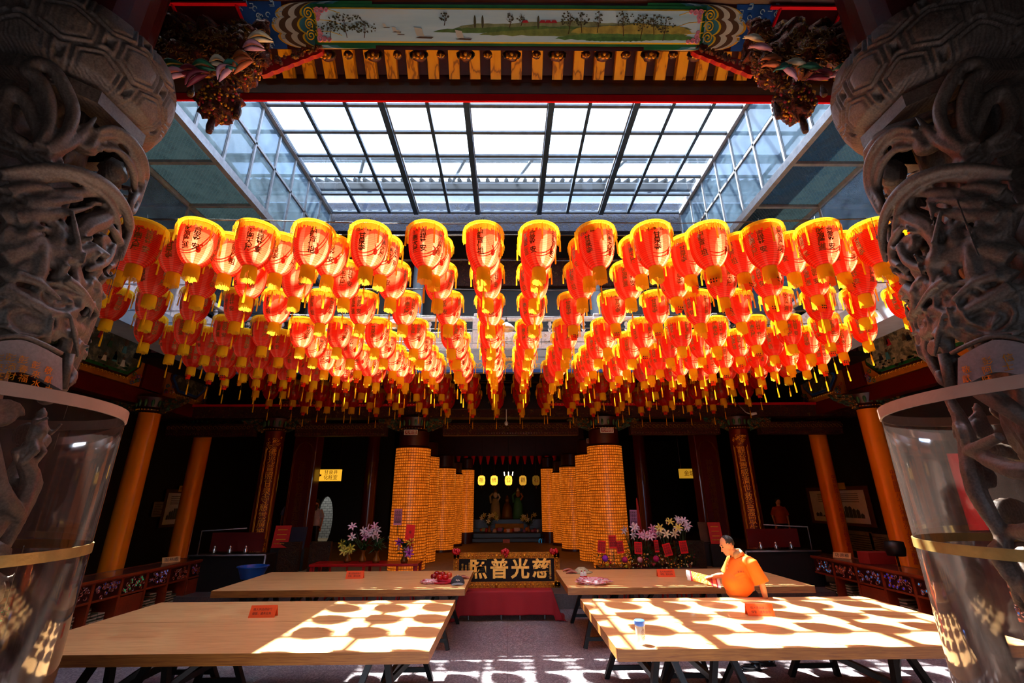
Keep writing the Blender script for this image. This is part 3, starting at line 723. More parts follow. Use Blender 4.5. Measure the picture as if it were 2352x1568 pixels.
# lantern rows: (Y, pixel row of the rim at the centre, extra columns)
ROWS = [(4.17, 503, 7), (4.67, 533, 7), (5.16, 594, 8), (5.95, 664, 9), (6.72, 727, 9), (7.27, 757, 9), (7.80, 788, 9), (8.32, 805, 9), (8.85, 822, 9), (9.98, 853, 9), (10.55, 876, 9), (11.1, 891, 8)]
LX0, LDX = -.245, .592
rg = random.Random(21); first = True
RN = ['front', 'second', 'third', 'fourth', 'fifth', 'sixth', 'seventh', 'eighth', 'ninth', 'tenth', 'eleventh', 'rearmost']
for ri, (Y, py, kk) in enumerate(ROWS):
    zc = at(1163, py+2, Y-.205).z-.01; ks = list(range(-kk, kk+2))
    for q, kcol in enumerate(ks):
        if ri == 0 and kcol in (8, -7, -8): pass
        x = LX0+kcol*LDX+rg.uniform(-.03, .03)*(ri > 2); y = Y+rg.uniform(-.012, .012)*(ri > 2)
        z = zc+.0035*x*x+rg.uniform(-.006, .006)
        root = empty('red_lantern', (x, y, z), 0)
        root.rotation_euler = (rg.uniform(-.03, .03), rg.uniform(-.03, .03), rg.uniform(0, TAU))
        tagged = (ri >= 6 and rg.random() < .85) or (ri in (3, 4, 5) and kcol > 1 and rg.random() < .75) or (ri < 3 and kcol >= 4 and rg.random() < .8)
        parts = ['lantern_body', 'rim_fringe', 'bottom_fringe', 't0', 't1', 't2', 't3', 'rim_tassels', 'hook', 'tassel']; made = {}
        for pn in parts:
            if first: o = LM[pn]
            else: o = LM[pn].copy(); COL.objects.link(o)
            made[pn] = o; o.parent = {'rim_tassels': made.get('rim_fringe'), 'tassel': made.get('bottom_fringe')}.get(pn) or root
            if pn == 'tassel' and tagged: o.location = (0, 0, -.1)
        if tagged:
            o = LM['wish_tag' if (ri < 3 or rg.random() < .7) else 'wish_tag_yellow'].copy(); COL.objects.link(o); o.parent = root; o.name = 'wish_tag'
            o.rotation_euler = (0, 0, -root.rotation_euler.z+rg.uniform(-.9, .9))
        first = False
        lit = (Y < 8.2 and x > -3.8)
        extra = ' with wish tag' if tagged else ''
        tag(root, f'{"sunlit" if lit else "shaded"} red lantern{extra}, {nth(q+1)} from the left in the {RN[ri]} row', 'lantern', 'red lanterns hanging in rows over the courtyard')
    for j, (dz, dy) in enumerate(((.105, 0), (.13, .03))):
        pts = [(X_, Y+dy, zc+dz+.0035*X_*X_+.01*math.sin(X_*2+j+ri)) for X_ in [-6.3+12.6*i/40 for i in range(41)]]
        o = MB().tube(pts, .0045, 5).build('hanging_wire', M['wire'], smooth=True)
        tag(o, f'{"upper" if j else "lower"} steel wire carrying the {RN[ri]} row of lanterns', 'wire', 'wires the lanterns hang from')
for n_ in ('wish_tag', 'wish_tag_yellow'): bpy.data.objects.remove(LM[n_])
# ---- two enamel pendant lamps hanging from the gallery among the lanterns
for i, (px, py, Y) in enumerate(((1163, 752, 9.2), (905, 745, 9.2))):
    p = at(px, py, Y); o = empty('pendant_lamp', p)
    m = MB(); m.lathe([(.03, .12), (.05, .1), (.1, .07), (.17, .0), (.185, -.04), (.18, -.045), (.16, -.01), (.09, .05), (.03, .08)], 28); m.build('lamp_shade', M['white'], o, smooth=True)
    m = MB(); m.ell((0, 0, -.03), .055, 14, 10); m.build('bulb', mat('milky_bulb', '#f0d8c8', .3, var=0, bump=0), o, smooth=True)
    m = MB(); m.tube([(0, 0, .1), (0, 0, .75)], .008, 6); m.lathe([(.02, .1), (.035, .13), (.03, .18), (.0, .2)], 12); m.build('cord', M['wire'], o)
    tag(o, ['white enamel pendant lamp with a milky bulb hanging at the centre of the gallery', 'dark-rimmed white pendant lamp hanging left of centre behind the lanterns'][i], 'lamp', 'pendant lamps behind the lanterns')
# ================================================================== the two carved stone pillars
def m_stone():
    t = NT('carved_grey_brown_stone'); n1 = t.noise(5, 6, .6); n2 = t.noise(90, 3, .6); w = t.n('TexWave', Vector=t.coord(), Scale=15.0, Distortion=5.0, Detail=2.0).outputs['Fac']
    c = t.ramp(n1, [(.25, lin('#3a2e25')), (.5, lin('#524439')), (.75, lin('#6c5a4c'))])
    c = t.mix(.15, c, t.ramp(n2, [(.4, lin('#3c2e26')), (.6, lin('#a08c7a'))]))
    h = t.math('ADD', t.math('MULTIPLY', w, .6), t.math('MULTIPLY', n2, .25))
    return t.done(t.pbr(c, .55, normal=t.bump(h, .22, .01)))
M['stone'] = m_stone()
PCX, PCY = 2.92, 2.35
def cyl(px, py, rho, s=-1):
    d = ray(px if s < 0 else 2326-px, py); cx = s*PCX
    a = d.x*d.x+d.y*d.y; b = -2*(cx*d.x+PCY*d.y); c = cx*cx+PCY*PCY-rho*rho; q = b*b-4*a*c
    t = (-b-math.sqrt(q))/(2*a) if q > 0 else -b/(2*a)
    p = CAM+d*t
    if q <= 0:
        h = V((p.x-cx, p.y-PCY, 0)); h = h.normalized()*rho if h.length > 1e-6 else h; p = V((cx+h.x, PCY+h.y, p.z))
    return p
def m_plexi():
    t = NT('scuffed_acrylic'); n1 = t.noise(2.5, 6, .65); co = t.coord('Object', (1, 1, .08)); n2 = t.noise(30, 4, .6, co)
    tr = t.n('BsdfTransparent', Color=(.90, .86, .84, 1)).outputs[0]; g = t.n('BsdfGlossy', Color=(1, .97, .95, 1), Roughness=.05).outputs[0]
    fr = t.n('Fresnel', IOR=1.5).outputs[0]; a = t.n('MixShader', i0=t.math('MULTIPLY', fr, 1.0), i1=tr, i2=g).outputs[0]
    d = t.n('BsdfDiffuse', Color=lin('#a07868')).outputs[0]; d2 = t.n('BsdfTranslucent', Color=lin('#c8b0a4')).outputs[0]
    d = t.n('MixShader', i0=.5, i1=d, i2=d2).outputs[0]
    f = t.math('MULTIPLY', t.math('ADD', n1, t.math('MULTIPLY', n2, .25)), .08)
    return t.done(t.n('MixShader', i0=f, i1=a, i2=d).outputs[0])
M['plexi'] = m_plexi(); M['rim'] = mat('tan_acrylic_rim', '#9c7a68', .4, var=.25, vs=3); M['band'] = mat('brass_strap', '#a8894e', .3, .5, var=.3)
M['rust'] = mat('rusty_clamp', '#2c1410', .8)
def figure(mb, p, h, out, rg):     # small carved standing warrior
    side = V((-out.y, out.x, 0)); u = V((0, 0, 1)); w = h*.12
    mb.ell(p+u*h*.9, (h*.085, h*.085, h*.1), 10, 8); mb.tube([p+u*h*.96, p+u*h*1.05], [h*.06, h*.02], 7)
    mb.tube([p+u*h*.82, p+u*h*.6+out*.01, p+u*h*.45], [h*.1, h*.14, h*.12], 9)
    for q in (-1, 1):
        k = p+side*(q*w*1.1)+u*h*.25+out*h*rg.uniform(.05, .2); mb.tube([p+side*(q*w*.5)+u*h*.45, k, p+side*(q*w*1.4)+out*h*.02], [h*.085, h*.065, h*.05], 8)
        e = p+side*(q*w*2.3)+u*h*rg.uniform(.55, .85)+out*h*.1; hnd = e+side*(-q*w*rg.uniform(-.6, 1))+u*h*rg.uniform(-.1, .25)+out*h*.12
        mb.tube([p+side*(q*w*.8)+u*h*.78, e, hnd], [h*.06, h*.045, h*.035], 7)
        if q > 0: mb.tube([hnd-u*h*.5, hnd+u*h*.5], h*.018, 6)
    for k in range(7):
        a = PI*k/6; mb.tube([p+u*h*.5, p+side*(w*1.5*math.cos(a))+out*(w*math.sin(a))+u*h*.28], [h*.05, h*.02], 5)
def horse(mb, p, h, out, sd, rg):
    side = V((-out.y, out.x, 0))*sd; u = V((0, 0, 1))
    mb.tube([p-side*h*.5+u*h*.5, p+u*h*.48, p+side*h*.35+u*h*.55, p+side*h*.6+u*h*.85, p+side*h*.82+u*h*.8], [h*.16, h*.19, h*.16, h*.1, h*.06], 9)
    for a, b in ((-.45, -.6), (-.35, -.2), (.3, .15), (.38, .6)):
        mb.tube([p+side*h*a+u*h*.45, p+side*h*(a+b)/2+u*h*.2+out*.02, p+side*h*b-u*h*.02], [h*.09, h*.05, h*.04], 7)
def swirl(mb, c, out, r, rr=.012, turns=2.2, sg=1):
    side = V((-out.y, out.x, 0)).normalized(); u = V((0, 0, 1)); n = 26
    rot = Matrix((side, u, out)).transposed(); mb.ell(c-out*.01, (r*1.05, r*.8, .028), 16, 8, rot)
    mb.tube([c+out*.022+side*(sg*r*(1-i/n*.85)*math.cos(i/n*turns*TAU))+u*(r*.78*(1-i/n*.85)*math.sin(i/n*turns*TAU)) for i in range(n+1)], [rr*(1-.4*i/n) for i in range(n+1)], 6)
def pillar(s):
    side = 'left' if s < 0 else 'right'; cx = s*PCX; C0 = V((cx, PCY, 0)); rg = random.Random(40+s)
    root = empty('dragon_pillar', (cx, PCY, 0)); inv = Matrix.Translation(-root.location)
    def put(mb, n_, m, **kw): o = mb.build(n_, m, root, **kw); o.matrix_parent_inverse = inv; return o
    m = MB(); m.lathe([(.55, 0), (.55, .2), (.48, .28), (.5, .4), (.42, .48)], 8, C0, a0=PI/8, a1=TAU+PI/8); put(m, 'pedestal', M['stone'])
    def outv(p): v = V((p.x-cx, p.y-PCY, 0)); return v.normalized()
    def strokes(mb, L):
        for pts, r, rho in L:
            P3 = []; n = 7
            base = [V((x, y, rh)) for (x, y), rh in zip(pts, rho if hasattr(rho, '__len__') else [rho]*len(pts))]
            N = len(base)
            for i in range(N-1):
                p0, p1, p2, p3 = base[max(i-1, 0)], base[i], base[i+1], base[min(i+2, N-1)]
                for k in range(n):
                    t = k/n; P3.append(.5*((2*p1)+(p2-p0)*t+(2*p0-5*p1+4*p2-p3)*t*t+(3*p1-p0-3*p2+p3)*t**3))
            P3.append(base[-1]); Q = [cyl(q.x, q.y, q.z, s) for q in P3]; K = len(Q)
            rr = [(r[0]+(r[1]-r[0])*i/(K-1)) if hasattr(r, '__len__') else r*(.55+.45*math.sin(PI*min(1, max(0, i/(K-1)))) ) for i in range(K)]
            mb.tube(Q, rr, 8)
    A = MB()
    # core
    def cf(a, z, r): return .05*noise.fractal(V((math.cos(a)*2.2, math.sin(a)*2.2, z*2.2+s)), 1, 2, 3)
    A.lathe([(0, .45)]+[(.19, .45+i*.05) for i in range(84)]+[(0, 4.62)], 56, C0, fn=lambda a, z, r: cf(a, z, r) if r else 0)
    A.lathe([(0, .5)]+[(.35, .5+i*.06) for i in range(69)]+[(0, 4.6)], 64, C0+V((s*.17, -.08, 0)), fn=lambda a, z, r: (r > 0)*.09*noise.fractal(V((math.cos(a)*3+s, math.sin(a)*3, z*2.6)), 1, 2, 4))
    strokes(A, [
        ([(60, 330), (18, 300), (4, 250), (25, 212), (58, 232), (80, 285), (92, 325)], .040, .47),
        ([(85, 335), (112, 290), (112, 230), (92, 185), (66, 165), (85, 148), (118, 158), (148, 200), (168, 255), (152, 305), (118, 335)], .042, .50),
        ([(75, 190), (90, 240), (110, 300)], .03, .46), ([(100, 345), (165, 325), (222, 268)], (.06, .008), .47), ([(95, 370), (150, 330), (160, 300)], (.05, .01), .45),
        ([(165, 300), (195, 292), (215, 310), (208, 335), (190, 335), (185, 320)], .026, .46), ([(225, 300), (260, 295), (300, 320), (330, 370), (332, 430), (305, 490)], .028, .50),
        ([(225, 315), (265, 312), (295, 335), (318, 380), (320, 430), (298, 475), (296, 540)], .028, .48), ([(235, 340), (270, 345), (300, 380), (308, 430), (290, 480)], .024, .46),
        ([(0, 395), (90, 384), (170, 392), (240, 422), (285, 475), (300, 540), (290, 600)], .034, .50), ([(0, 412), (90, 400), (165, 408), (225, 436), (262, 480), (276, 540)], .022, .48),
        ([(0, 470), (30, 440), (80, 415), (140, 408), (200, 418)], .03, .45), ([(0, 500), (60, 480), (120, 450), (200, 442), (235, 448)], (.06, .02), .44),
        ([(30, 500), (90, 492), (150, 488), (215, 474)], (.06, .006), .45), ([(60, 470), (130, 462), (195, 458)], (.05, .005), .46), ([(20, 440), (70, 428), (120, 430)], (.04, .01), .47),
        ([(160, 620), (165, 560), (190, 522), (235, 500), (252, 462), (228, 432)], .062, .42), ([(165, 482), (172, 520), (180, 560), (186, 605)], .016, .49), ([(168, 560), (178, 590), (186, 606)], .035, .47),
        ([(95, 500), (128, 522), (118, 560), (138, 575), (168, 572)], .032, .43), ([(118, 560), (108, 590), (122, 605), (160, 605), (210, 600)], .03, .43), ([(0, 520), (45, 545), (70, 530), (75, 500)], .035, .46),
        ([(0, 590), (60, 570), (90, 550), (105, 590)], (.06, .02), .45), ([(0, 640), (60, 610), (100, 570)], (.05, .015), .45), ([(100, 560), (90, 620), (80, 650)], .04, .46),
        ([(255, 520), (275, 560), (270, 600), (250, 612)], .03, .47), ([(285, 520), (290, 560), (262, 620), (230, 640)], .035, .44), ([(200, 620), (240, 600), (262, 560)], .03, .47),
        ([(210, 640), (225, 660), (222, 700), (232, 740), (222, 800)], .026, .46), ([(150, 640), (190, 670), (225, 720)], (.03, .012), .48), ([(0, 660), (60, 690), (130, 720), (190, 705)], (.045, .015), .46),
        ([(30, 630), (90, 650), (140, 690)], (.035, .01), .48), ([(160, 720), (172, 770), (180, 820)], .014, .49), ([(150, 720), (155, 760), (148, 800), (140, 850)], .035, .43), ([(0, 700), (50, 740), (90, 745), (100, 790)], .035, .43),
        ([(60, 760), (72, 790), (60, 815)], .03, .43), ([(205, 760), (195, 800), (180, 840), (160, 880)], .03, .44), ([(170, 850), (162, 870), (150, 885)], .03, .46), ([(215, 620), (212, 690), (205, 780), (175, 860)], .03, .37)])
    for (px, py, r, sg) in ((125, 688, .13, 1), (60, 735, .15, -1), (195, 742, .12, 1), (140, 752, .08, -1), (90, 365, .09, 1), (190, 330, .08, 1), (240, 325, .07, -1), (55, 470, .09, 1), (265, 575, .08, 1), (232, 560, .07, -1), (250, 470, .07, 1), (150, 660, .07, -1), (20, 690, .1, 1), (170, 800, .06, 1), (30, 335, .08, 1)):
        p = cyl(px, py, .43, s); swirl(A, p, outv(p), r, .014, 2.2, sg)
    for k in range(34):
        q_ = cyl(rg.uniform(-20, 290), rg.uniform(440, 850), rg.uniform(.38, .45), s); ou = outv(q_); sx = V((-ou.y, ou.x, 0)); L_ = rg.uniform(.05, .13); an_ = rg.uniform(0, TAU); dd = sx*math.cos(an_)+V((0, 0, math.sin(an_))); pp = sx*-math.sin(an_)+V((0, 0, math.cos(an_)))
        A.tube([q_-dd*L_+ou*.0, q_-dd*L_*.3+pp*.03+ou*.035, q_+dd*L_*.4+pp*.02+ou*.045, q_+dd*L_+ou*.02], [.014, .02, .013, .003], 7, flat=.5)
    for (px, py, h) in ((95, 640, .36), (185, 690, .34), (222, 700, .3), (130, 790, .3), (205, 840, .3), (262, 640, .26)):
        p = cyl(px, py, .42, s); figure(A, p, h, outv(p), rg)
    for (px, py, h, sd) in ((70, 640, .36, 1), (170, 720, .3, -1), (150, 800, .26, 1)):
        p = cyl(px, py, .41, s); horse(A, p, h, outv(p), sd, rg)
    # the rest of the shaft (mostly behind the acrylic and round the back): clouds, ribbons, figures
    for k in range(150):
        z = rg.uniform(.6, 4.4); a = rg.uniform(0, TAU)
        if z > 2.6 and abs(((a-(math.atan2(-PCY, -cx))+PI) % TAU)-PI) < 1.35: continue
        rho = rg.uniform(.36, .44); out = V((math.cos(a), math.sin(a), 0)); p = C0+out*rho+V((0, 0, z)); t = rg.random()
        if t < .35: swirl(A, p, out, rg.uniform(.06, .13), .013, 2, rg.choice((-1, 1)))
        elif t < .85:
            pts = []; aa = a; zz = z; da = rg.uniform(-.5, .5); dz = rg.uniform(-.14, .14)
            for i in range(9): pts.append(C0+V((math.cos(aa), math.sin(aa), 0))*(rho-.02*math.cos(i))+V((0, 0, max(.5, min(4.4, zz))))); aa += da*.35; zz += dz*.6; da += rg.uniform(-.3, .3); dz += rg.uniform(-.07, .07)
            A.tube(pts, [.02+.03*math.sin(PI*(i+.5)/9) for i in range(9)], 7)
        else: figure(A, p-V((0, 0, .15)), rg.uniform(.26, .36), out, rg)
    o = put(A, 'openwork_carving', M['stone'], smooth=True)
    md = o.modifiers.new('fuse', 'REMESH'); md.mode = 'VOXEL'; md.voxel_size = .0095; md.use_smooth_shade = True
    md = o.modifiers.new('soften', 'SMOOTH'); md.iterations = 2; md.factor = .4
    # coiling dragon body with raised scales
    D = MB(); n = 420; nn = 26; vs = []; fs = []; path = []
    a_in = math.atan2(-PCY, -cx)
    for i in range(n+1):
        t = i/n; a = a_in+s*(-1.0+2.5*TAU*t/2.6+.35*math.sin(t*19)); z = .75+3.55*t+.10*math.sin(t*23); rho = .36+.03*math.sin(t*31)
        path.append(C0+V((rho*math.cos(a), rho*math.sin(a), z)))
    pn = None
    for i, p in enumerate(path):
        d = (path[min(i+1, n)]-path[max(i-1, 0)]).normalized(); o_ = outv(p); nrm = (o_-d*o_.dot(d)).normalized(); bb = d.cross(nrm)
        rad = .085*(.5+.5*math.sin(PI*(.12+.8*i/n)))
        for j in range(nn):
            th = TAU*j/nn; row = j//2; u = (i/7+(.5 if row % 2 else 0)) % 1; q = 1+.13*(1-u)*(1-.5*(j % 2))
            vs.append(p+nrm*(rad*q*math.cos(th))+bb*(rad*q*math.sin(th)))
    for i in range(n):
        for j in range(nn): fs.append((i*nn+j, i*nn+(j+1) % nn, (i+1)*nn+(j+1) % nn, (i+1)*nn+j))
    fs += [tuple(range(nn-1, -1, -1)), tuple(n*nn+j for j in range(nn))]
    D.add(vs, fs)
    D.ell(path[-1], (.075, .075, .09), 14, 10, fn=lambda d: 1+.25*noise.noise(d*3)); D.tube([path[-1], path[-1]+V((0, 0, .06)), path[-1]+outv(path[-1])*.09+V((0, 0, .1))], [.05, .035, .006], 8)
    for i in range(6, n-4, 7):
        p = path[i]; o_ = outv(p); d = (path[i+1]-path[i-1]).normalized(); rad = .085
        D.tube([p+o_*rad*.8, p+o_*(rad+.05)+d*.03], [.02, .003], 5)
    put(D, 'dragon_body', M['stone'], smooth='auto')
    # inscription tablet
    def tb(px, py, rho=.485): return cyl(px, py, rho, s)
    T = MB(); T.k = 0
    def tf(u, v):
        px = -60+u*(196 if s < 0 else 180); py = 806-28*math.sin(PI*max(0, min(1, (u*.9+.05))))*.9+v*74+30*max(0, u-.55)*1.5
        return tb(px, py)
    T.grid(tf, 26, 10)
    o = put(T, 'inscription_tablet', mat('tablet_stone', '#8a7c78', .7, var=.2, vs=60), solid=.03)
    G = MB(); rows = (['彭彭彭彭彭敬', '進來添春來獻', '明旺財福水士'] if s < 0 else ['信彭敬', '士阿獻', '　旺　'])
    cols_ = len(rows[0])
    for ci in range(cols_):
        for rj, rw in enumerate(rows):
            ch = rw[ci]
            if ch == '　': continue
            px = (-34+ci*29) if s < 0 else (10+ci*48); py = 822+rj*21+(max(0, px-40)*.42)
            c = tb(px, py, .505); out = outv(c); sx = V((-out.y, out.x, 0)); 
            flat_text(G, ch, c, sx, (0, 0, 1), .043, ext=.01)
    put(G, 'gold_inscription', M['gold'])
    T = MB(); T.tube([tb(158, 812, .47), tb(140, 893, .47)], .028, 10); T.tube([tb(-60, 805, .47), tb(136, 872, .47)] if 0 else [tb(-60+i*20, 795-26*math.sin(PI*(i*.1*.9+.05))*.9+(30*max(0, i*.1-.55)*1.5), .49) for i in range(11)], .014, 6); put(T, 'tablet_frame', M['stone'], smooth=True)
    # capital with tortoise-shell pads
    prof = [(.30, 4.44), (.42, 4.50), (.425, 4.505)]; m = MB()
    m.lathe([(.34, 4.42), (.47, 4.44), (.47, 4.53), (.38, 4.56)], 8, C0, a0=PI/8, a1=TAU+PI/8); put(m, 'octagonal_collar', M['stone'])
    P = [(.40, 4.55), (.445, 4.62), (.485, 4.73), (.505, 4.85), (.50, 4.97), (.47, 5.07), (.40, 5.14), (.32, 5.16)]
    pr = []; n = 16
    for (r1, z1), (r2, z2) in zip(P, P[1:]):
        for k in range(n): pr.append((r1+(r2-r1)*k/n, z1+(z2-z1)*k/n))
    def hx(a, z, r):
        win = max(0, min(1, (z-4.55)/.06))*max(0, min(1, (5.15-z)/.08))
        v = (z-4.55)/.23; u = a/TAU*9; best = 9
        for rj in range(-1, 4):
            for off in (-1, 0, 1):
                cu_ = math.floor(u)+off+(.5 if rj % 2 else 0)+.25; dx = abs(u-cu_); dy = abs(v-rj*.86-.35)
                best = min(best, max(dx*1.0, dx*.5+dy*.60))
        return win*.05*max(0, min(1, (.50-best)/.07)) - win*.022*max(0, 1-abs(best-.36)/.035) - win*.016*max(0, 1-abs(best-.27)/.03)
    m = MB().lathe(pr, 300, C0, fn=hx); put(m, 'capital', M['stone'], smooth=True)
    m = MB(); m.lathe([(.33, 5.1), (.33, 6.6), (.5, 6.7), (.5, 7.2)], 24, C0); put(m, 'upper_post', M['dkred'])
    tag(root, f'{side} openwork carved stone dragon pillar with a tortoise-shell capital', 'stone pillar', 'carved stone pillars at the courtyard edge')
    # acrylic guard
    g = empty('acrylic_guard', (cx, PCY, 0)); 
    def putg(mb, n_, m, **kw): return mb.build(n_, m, g, **kw)
    m = MB(); m.lathe([(.75, .05), (.75, 2.63)], 72); putg(m, 'clear_sheet', M['plexi'], smooth=True)
    m = MB(); m.lathe([(.744, 2.60), (.758, 2.60), (.758, 2.66), (.744, 2.66), (.744, 2.60)], 72); putg(m, 'top_rim', M['rim'], smooth='auto')
    m = MB(); m.lathe([(.745, 1.88), (.757, 1.88), (.757, 1.93), (.745, 1.93), (.745, 1.88)], 72); putg(m, 'strap', M['band'], smooth='auto')
    m = MB(); m.lathe([(.745, .0), (.757, .0), (.757, .06), (.745, .06), (.745, .0)], 72); putg(m, 'foot_rim', M['rim'], smooth='auto')
    for z in (2.63, 1.905):
        a = a_in+s*(-.55 if z > 2 else -.1)*-1; p = V((.757*math.cos(a), .757*math.sin(a), z)); m = MB(); m.box(p, (.05, .09, .07), rotz(a)); m.box(p+V((.01*math.cos(a), .01*math.sin(a), 0)), (.06, .03, .1), rotz(a)); putg(m, 'clamp', M['rust'])
    tag(g, f'clear scuffed acrylic cylinder guarding the lower part of the {side} stone pillar', 'guard', 'acrylic guards round the stone pillars')
pillar(-1); pillar(1)
# ================================================================== the main hall and side aisles
def m_tower(n, rows):
    t = NT('lit_niche_tower'); sp = t.n('SeparateXYZ', Vector=t.coord()); an = t.math('DIVIDE', t.math('ARCTAN2', sp.outputs[1], sp.outputs[0]), TAU)
    u = t.math('FRACT', t.math('MULTIPLY', an, float(n))); v = t.math('FRACT', t.math('MULTIPLY', sp.outputs[2], rows))
    du = t.math('ABSOLUTE', t.math('SUBTRACT', u, .5)); dv = t.math('ABSOLUTE', t.math('SUBTRACT', v, .5))
    m = t.math('MAXIMUM', t.math('MULTIPLY', du, .95), dv); cell = t.ramp(m, [(.36, (1, 1, 1)), (.45, (.25,)*3), (.5, (.05,)*3)])
    nn = t.n('TexWhiteNoise', Vector=t.n('CombineXYZ', X=t.math('FLOOR', t.math('MULTIPLY', an, float(n))), Y=t.math('FLOOR', t.math('MULTIPLY', sp.outputs[2], rows)), Z=0.0).outputs[0]).outputs['Value']
    fig = t.math('LESS_THAN', t.math('ADD', t.math('MULTIPLY', du, 2.4), t.math('ABSOLUTE', t.math('SUBTRACT', v, .38))), .26)
    col = t.mix(fig, lin('#d86410'), lin('#ffa040')); st = t.math('MULTIPLY', t.n('RGBToBW', Color=cell).outputs[0], t.math('ADD', .38, t.math('MULTIPLY', nn, .28)))
    return t.done(t.pbr(t.mix(cell, lin('#2a0a04'), lin('#a85a14')), .35, .3, emit=col, es=st))
M['tower'] = m_tower(46, 15.0); M['shelf'] = mat('brown_tower_shelf', '#5a2408', .4, var=.2)
M['orange'] = mat('orange_lacquer', '#f0840c', .22, var=.06, vs=2, bump=0, coat=.6)
M['pilred'] = mat('deep_red_lacquer', '#5a0806', .28, var=.15, vs=3, bump=0, coat=.4)
def tower(x, y, z0, z1, r, label, placard=True):
    o = empty('lamp_tower', (x, y, 0))
    m = MB(); m.lathe([(r, z0), (r, z1)], 96); 
    q = m.build('niche_wall', M['tower'], o, smooth=True)
    m = MB(); n = int((z1-z0)*15)
    for k in range(n+1):
        z = math.ceil(z0*15)/15+k/15.0
        if z <= z1: m.lathe([(r, z-.006), (r+.012, z-.004), (r+.012, z+.004), (r, z+.006)], 64)
    m.build('shelf_rings', M['shelf'], o)
    m = MB(); m.lathe([(r-.03, .551), (r-.03, z0-.08), (r+.02, z0-.08), (r+.02, z0), (r-.02, z0)] if z0 > .65 else [(r+.03, .551), (r+.02, z0), (r-.02, z0)], 40); m.build('foot', M['dkred'], o, smooth='auto')
    m = MB(); m.lathe([(0, z1), (r+.005, z1), (r-.03, z1+.04), (r-.06, z1+.06), (r-.06, z1+.42), (r-.1, z1+.46), (0, z1+.46)], 48); m.build('collar', M['dkred'], o, smooth='auto')
    if placard:
        m = MB(); m.k = 0; m.box((0, -r-.04, z1+.37), (.34, .02, .13)); m.k = 1; m.box((0, -r-.052, z1+.37), (.30, .004, .1)); m.k = 0
        flat_text(m, '光明燈', (0, -r-.058, z1+.365), (1, 0, 0), (0, 0, 1), .095, ext=.01); m.build('placard', [M['white'], mat('placard_red', '#8a1018', .5)], o)
    tag(o, label, 'lamp tower', 'glowing round lamp towers of small niches')
T = [(-2.46, 12.3, .55, 1030, .45, 'left front'), (2.58, 12.3, .55, 1027, .45, 'right front'),
     (-2.42, 13.7, .56, 1050, .45, 'left second'), (2.45, 13.7, .56, 1047, .45, 'right second'),
     (-2.15, 16.2, .62, 1076, .40, 'left third'), (2.2, 16.2, .62, 1074, .40, 'right third'),
     (-2.02, 18.0, .64, 1089, .36, 'left fourth'), (2.05, 18.0, .64, 1087, .36, 'right fourth'),
     (-1.60, 19.0, .95, 1079, .29, 'left rearmost, slimmer'), (1.65, 19.0, .95, 1077, .29, 'right rearmost, slimmer')]
for i, (x, y, z0, py, r, w) in enumerate(T):
    side, which = w.split(' ', 1)
    tower(x, y, z0, at(1163, py, y).z, r, f'round gold lamp tower of tiny lit niches, {which} on the {side} of the aisle', i < 2 or i in (2, 3))
# ---- painted capital with bracket wings
def cap_at(parent, x, y, zt, r, wings=True, ax='x'):
    m = MB(); m.k = 0; m.lathe([(r, zt-.32), (r+.05, zt-.30), (r+.06, zt-.26), (r+.02, zt-.24), (r+.03, zt-.2), (r+.1, zt-.05), (r+.12, zt)], 28, (x, y, 0))
    m.k = 1
    for k in range(14):
        a = TAU*k/14; c = V((x+(r+.07)*math.cos(a), y+(r+.07)*math.sin(a), zt-.12)); m.ell(c, (.035, .035, .1), 8, 6)
    m.k = 2
    for k in range(28):
        a = TAU*k/28; m.ell((x+(r+.06)*math.cos(a), y+(r+.06)*math.sin(a), zt-.28), .013, 6, 4)
    q = m.build('capital', [M['dkred'], mat('capital_leaf_green', '#2a5a30', .5, var=.5), M['goldp']], parent, smooth=True); q.matrix_parent_inverse = Matrix.Translation(-parent.location)
    if wings:
        for s in (-1, 1):
            m = MB(); L = .62
            def f(u, v):
                h = (.30*(1-u)**.7+.05)*v; d = .05*noise.fractal(V((u*6+x, v*4, y)), 1, 2, 4)
                p = V((s*(r+.05+u*L), -.07-d*.8, zt-h)) if ax == 'x' else V((-.07*(1 if x < 0 else -1)*-1, s*(r+.05+u*L), zt-h))
                return V((x, y, 0))+p
            m.grid(f, 30, 12); m.k = 1
            for k in range(16):
                c = f(R.random()*.9, R.random()); m.tube([c+V((.03*math.cos(i*.7), -.02, .03*math.sin(i*.7)))*(1-i/12) for i in range(9)], .0045, 4)
            q = m.build('bracket_wing', [M['carvc'], M['letter']], parent, solid=.03); q.matrix_parent_inverse = Matrix.Translation(-parent.location)
def cyl_text(mb, s, cx, cy, r, ang, z, size, gap=1.0, k=None):
    text_to(mb, s, lambda x, y, zz: (cx+(r)*math.cos(ang+x/r), cy+(r)*math.sin(ang+x/r), z+y), size, k, 0, gap)
couplets = ['佛光普照甘泉寺慈雲廣被', '觀音靈感濟世救苦渡眾生', '法雨均霑石觀鄉瑞氣盈門', '神恩浩蕩福祿壽喜保平安']
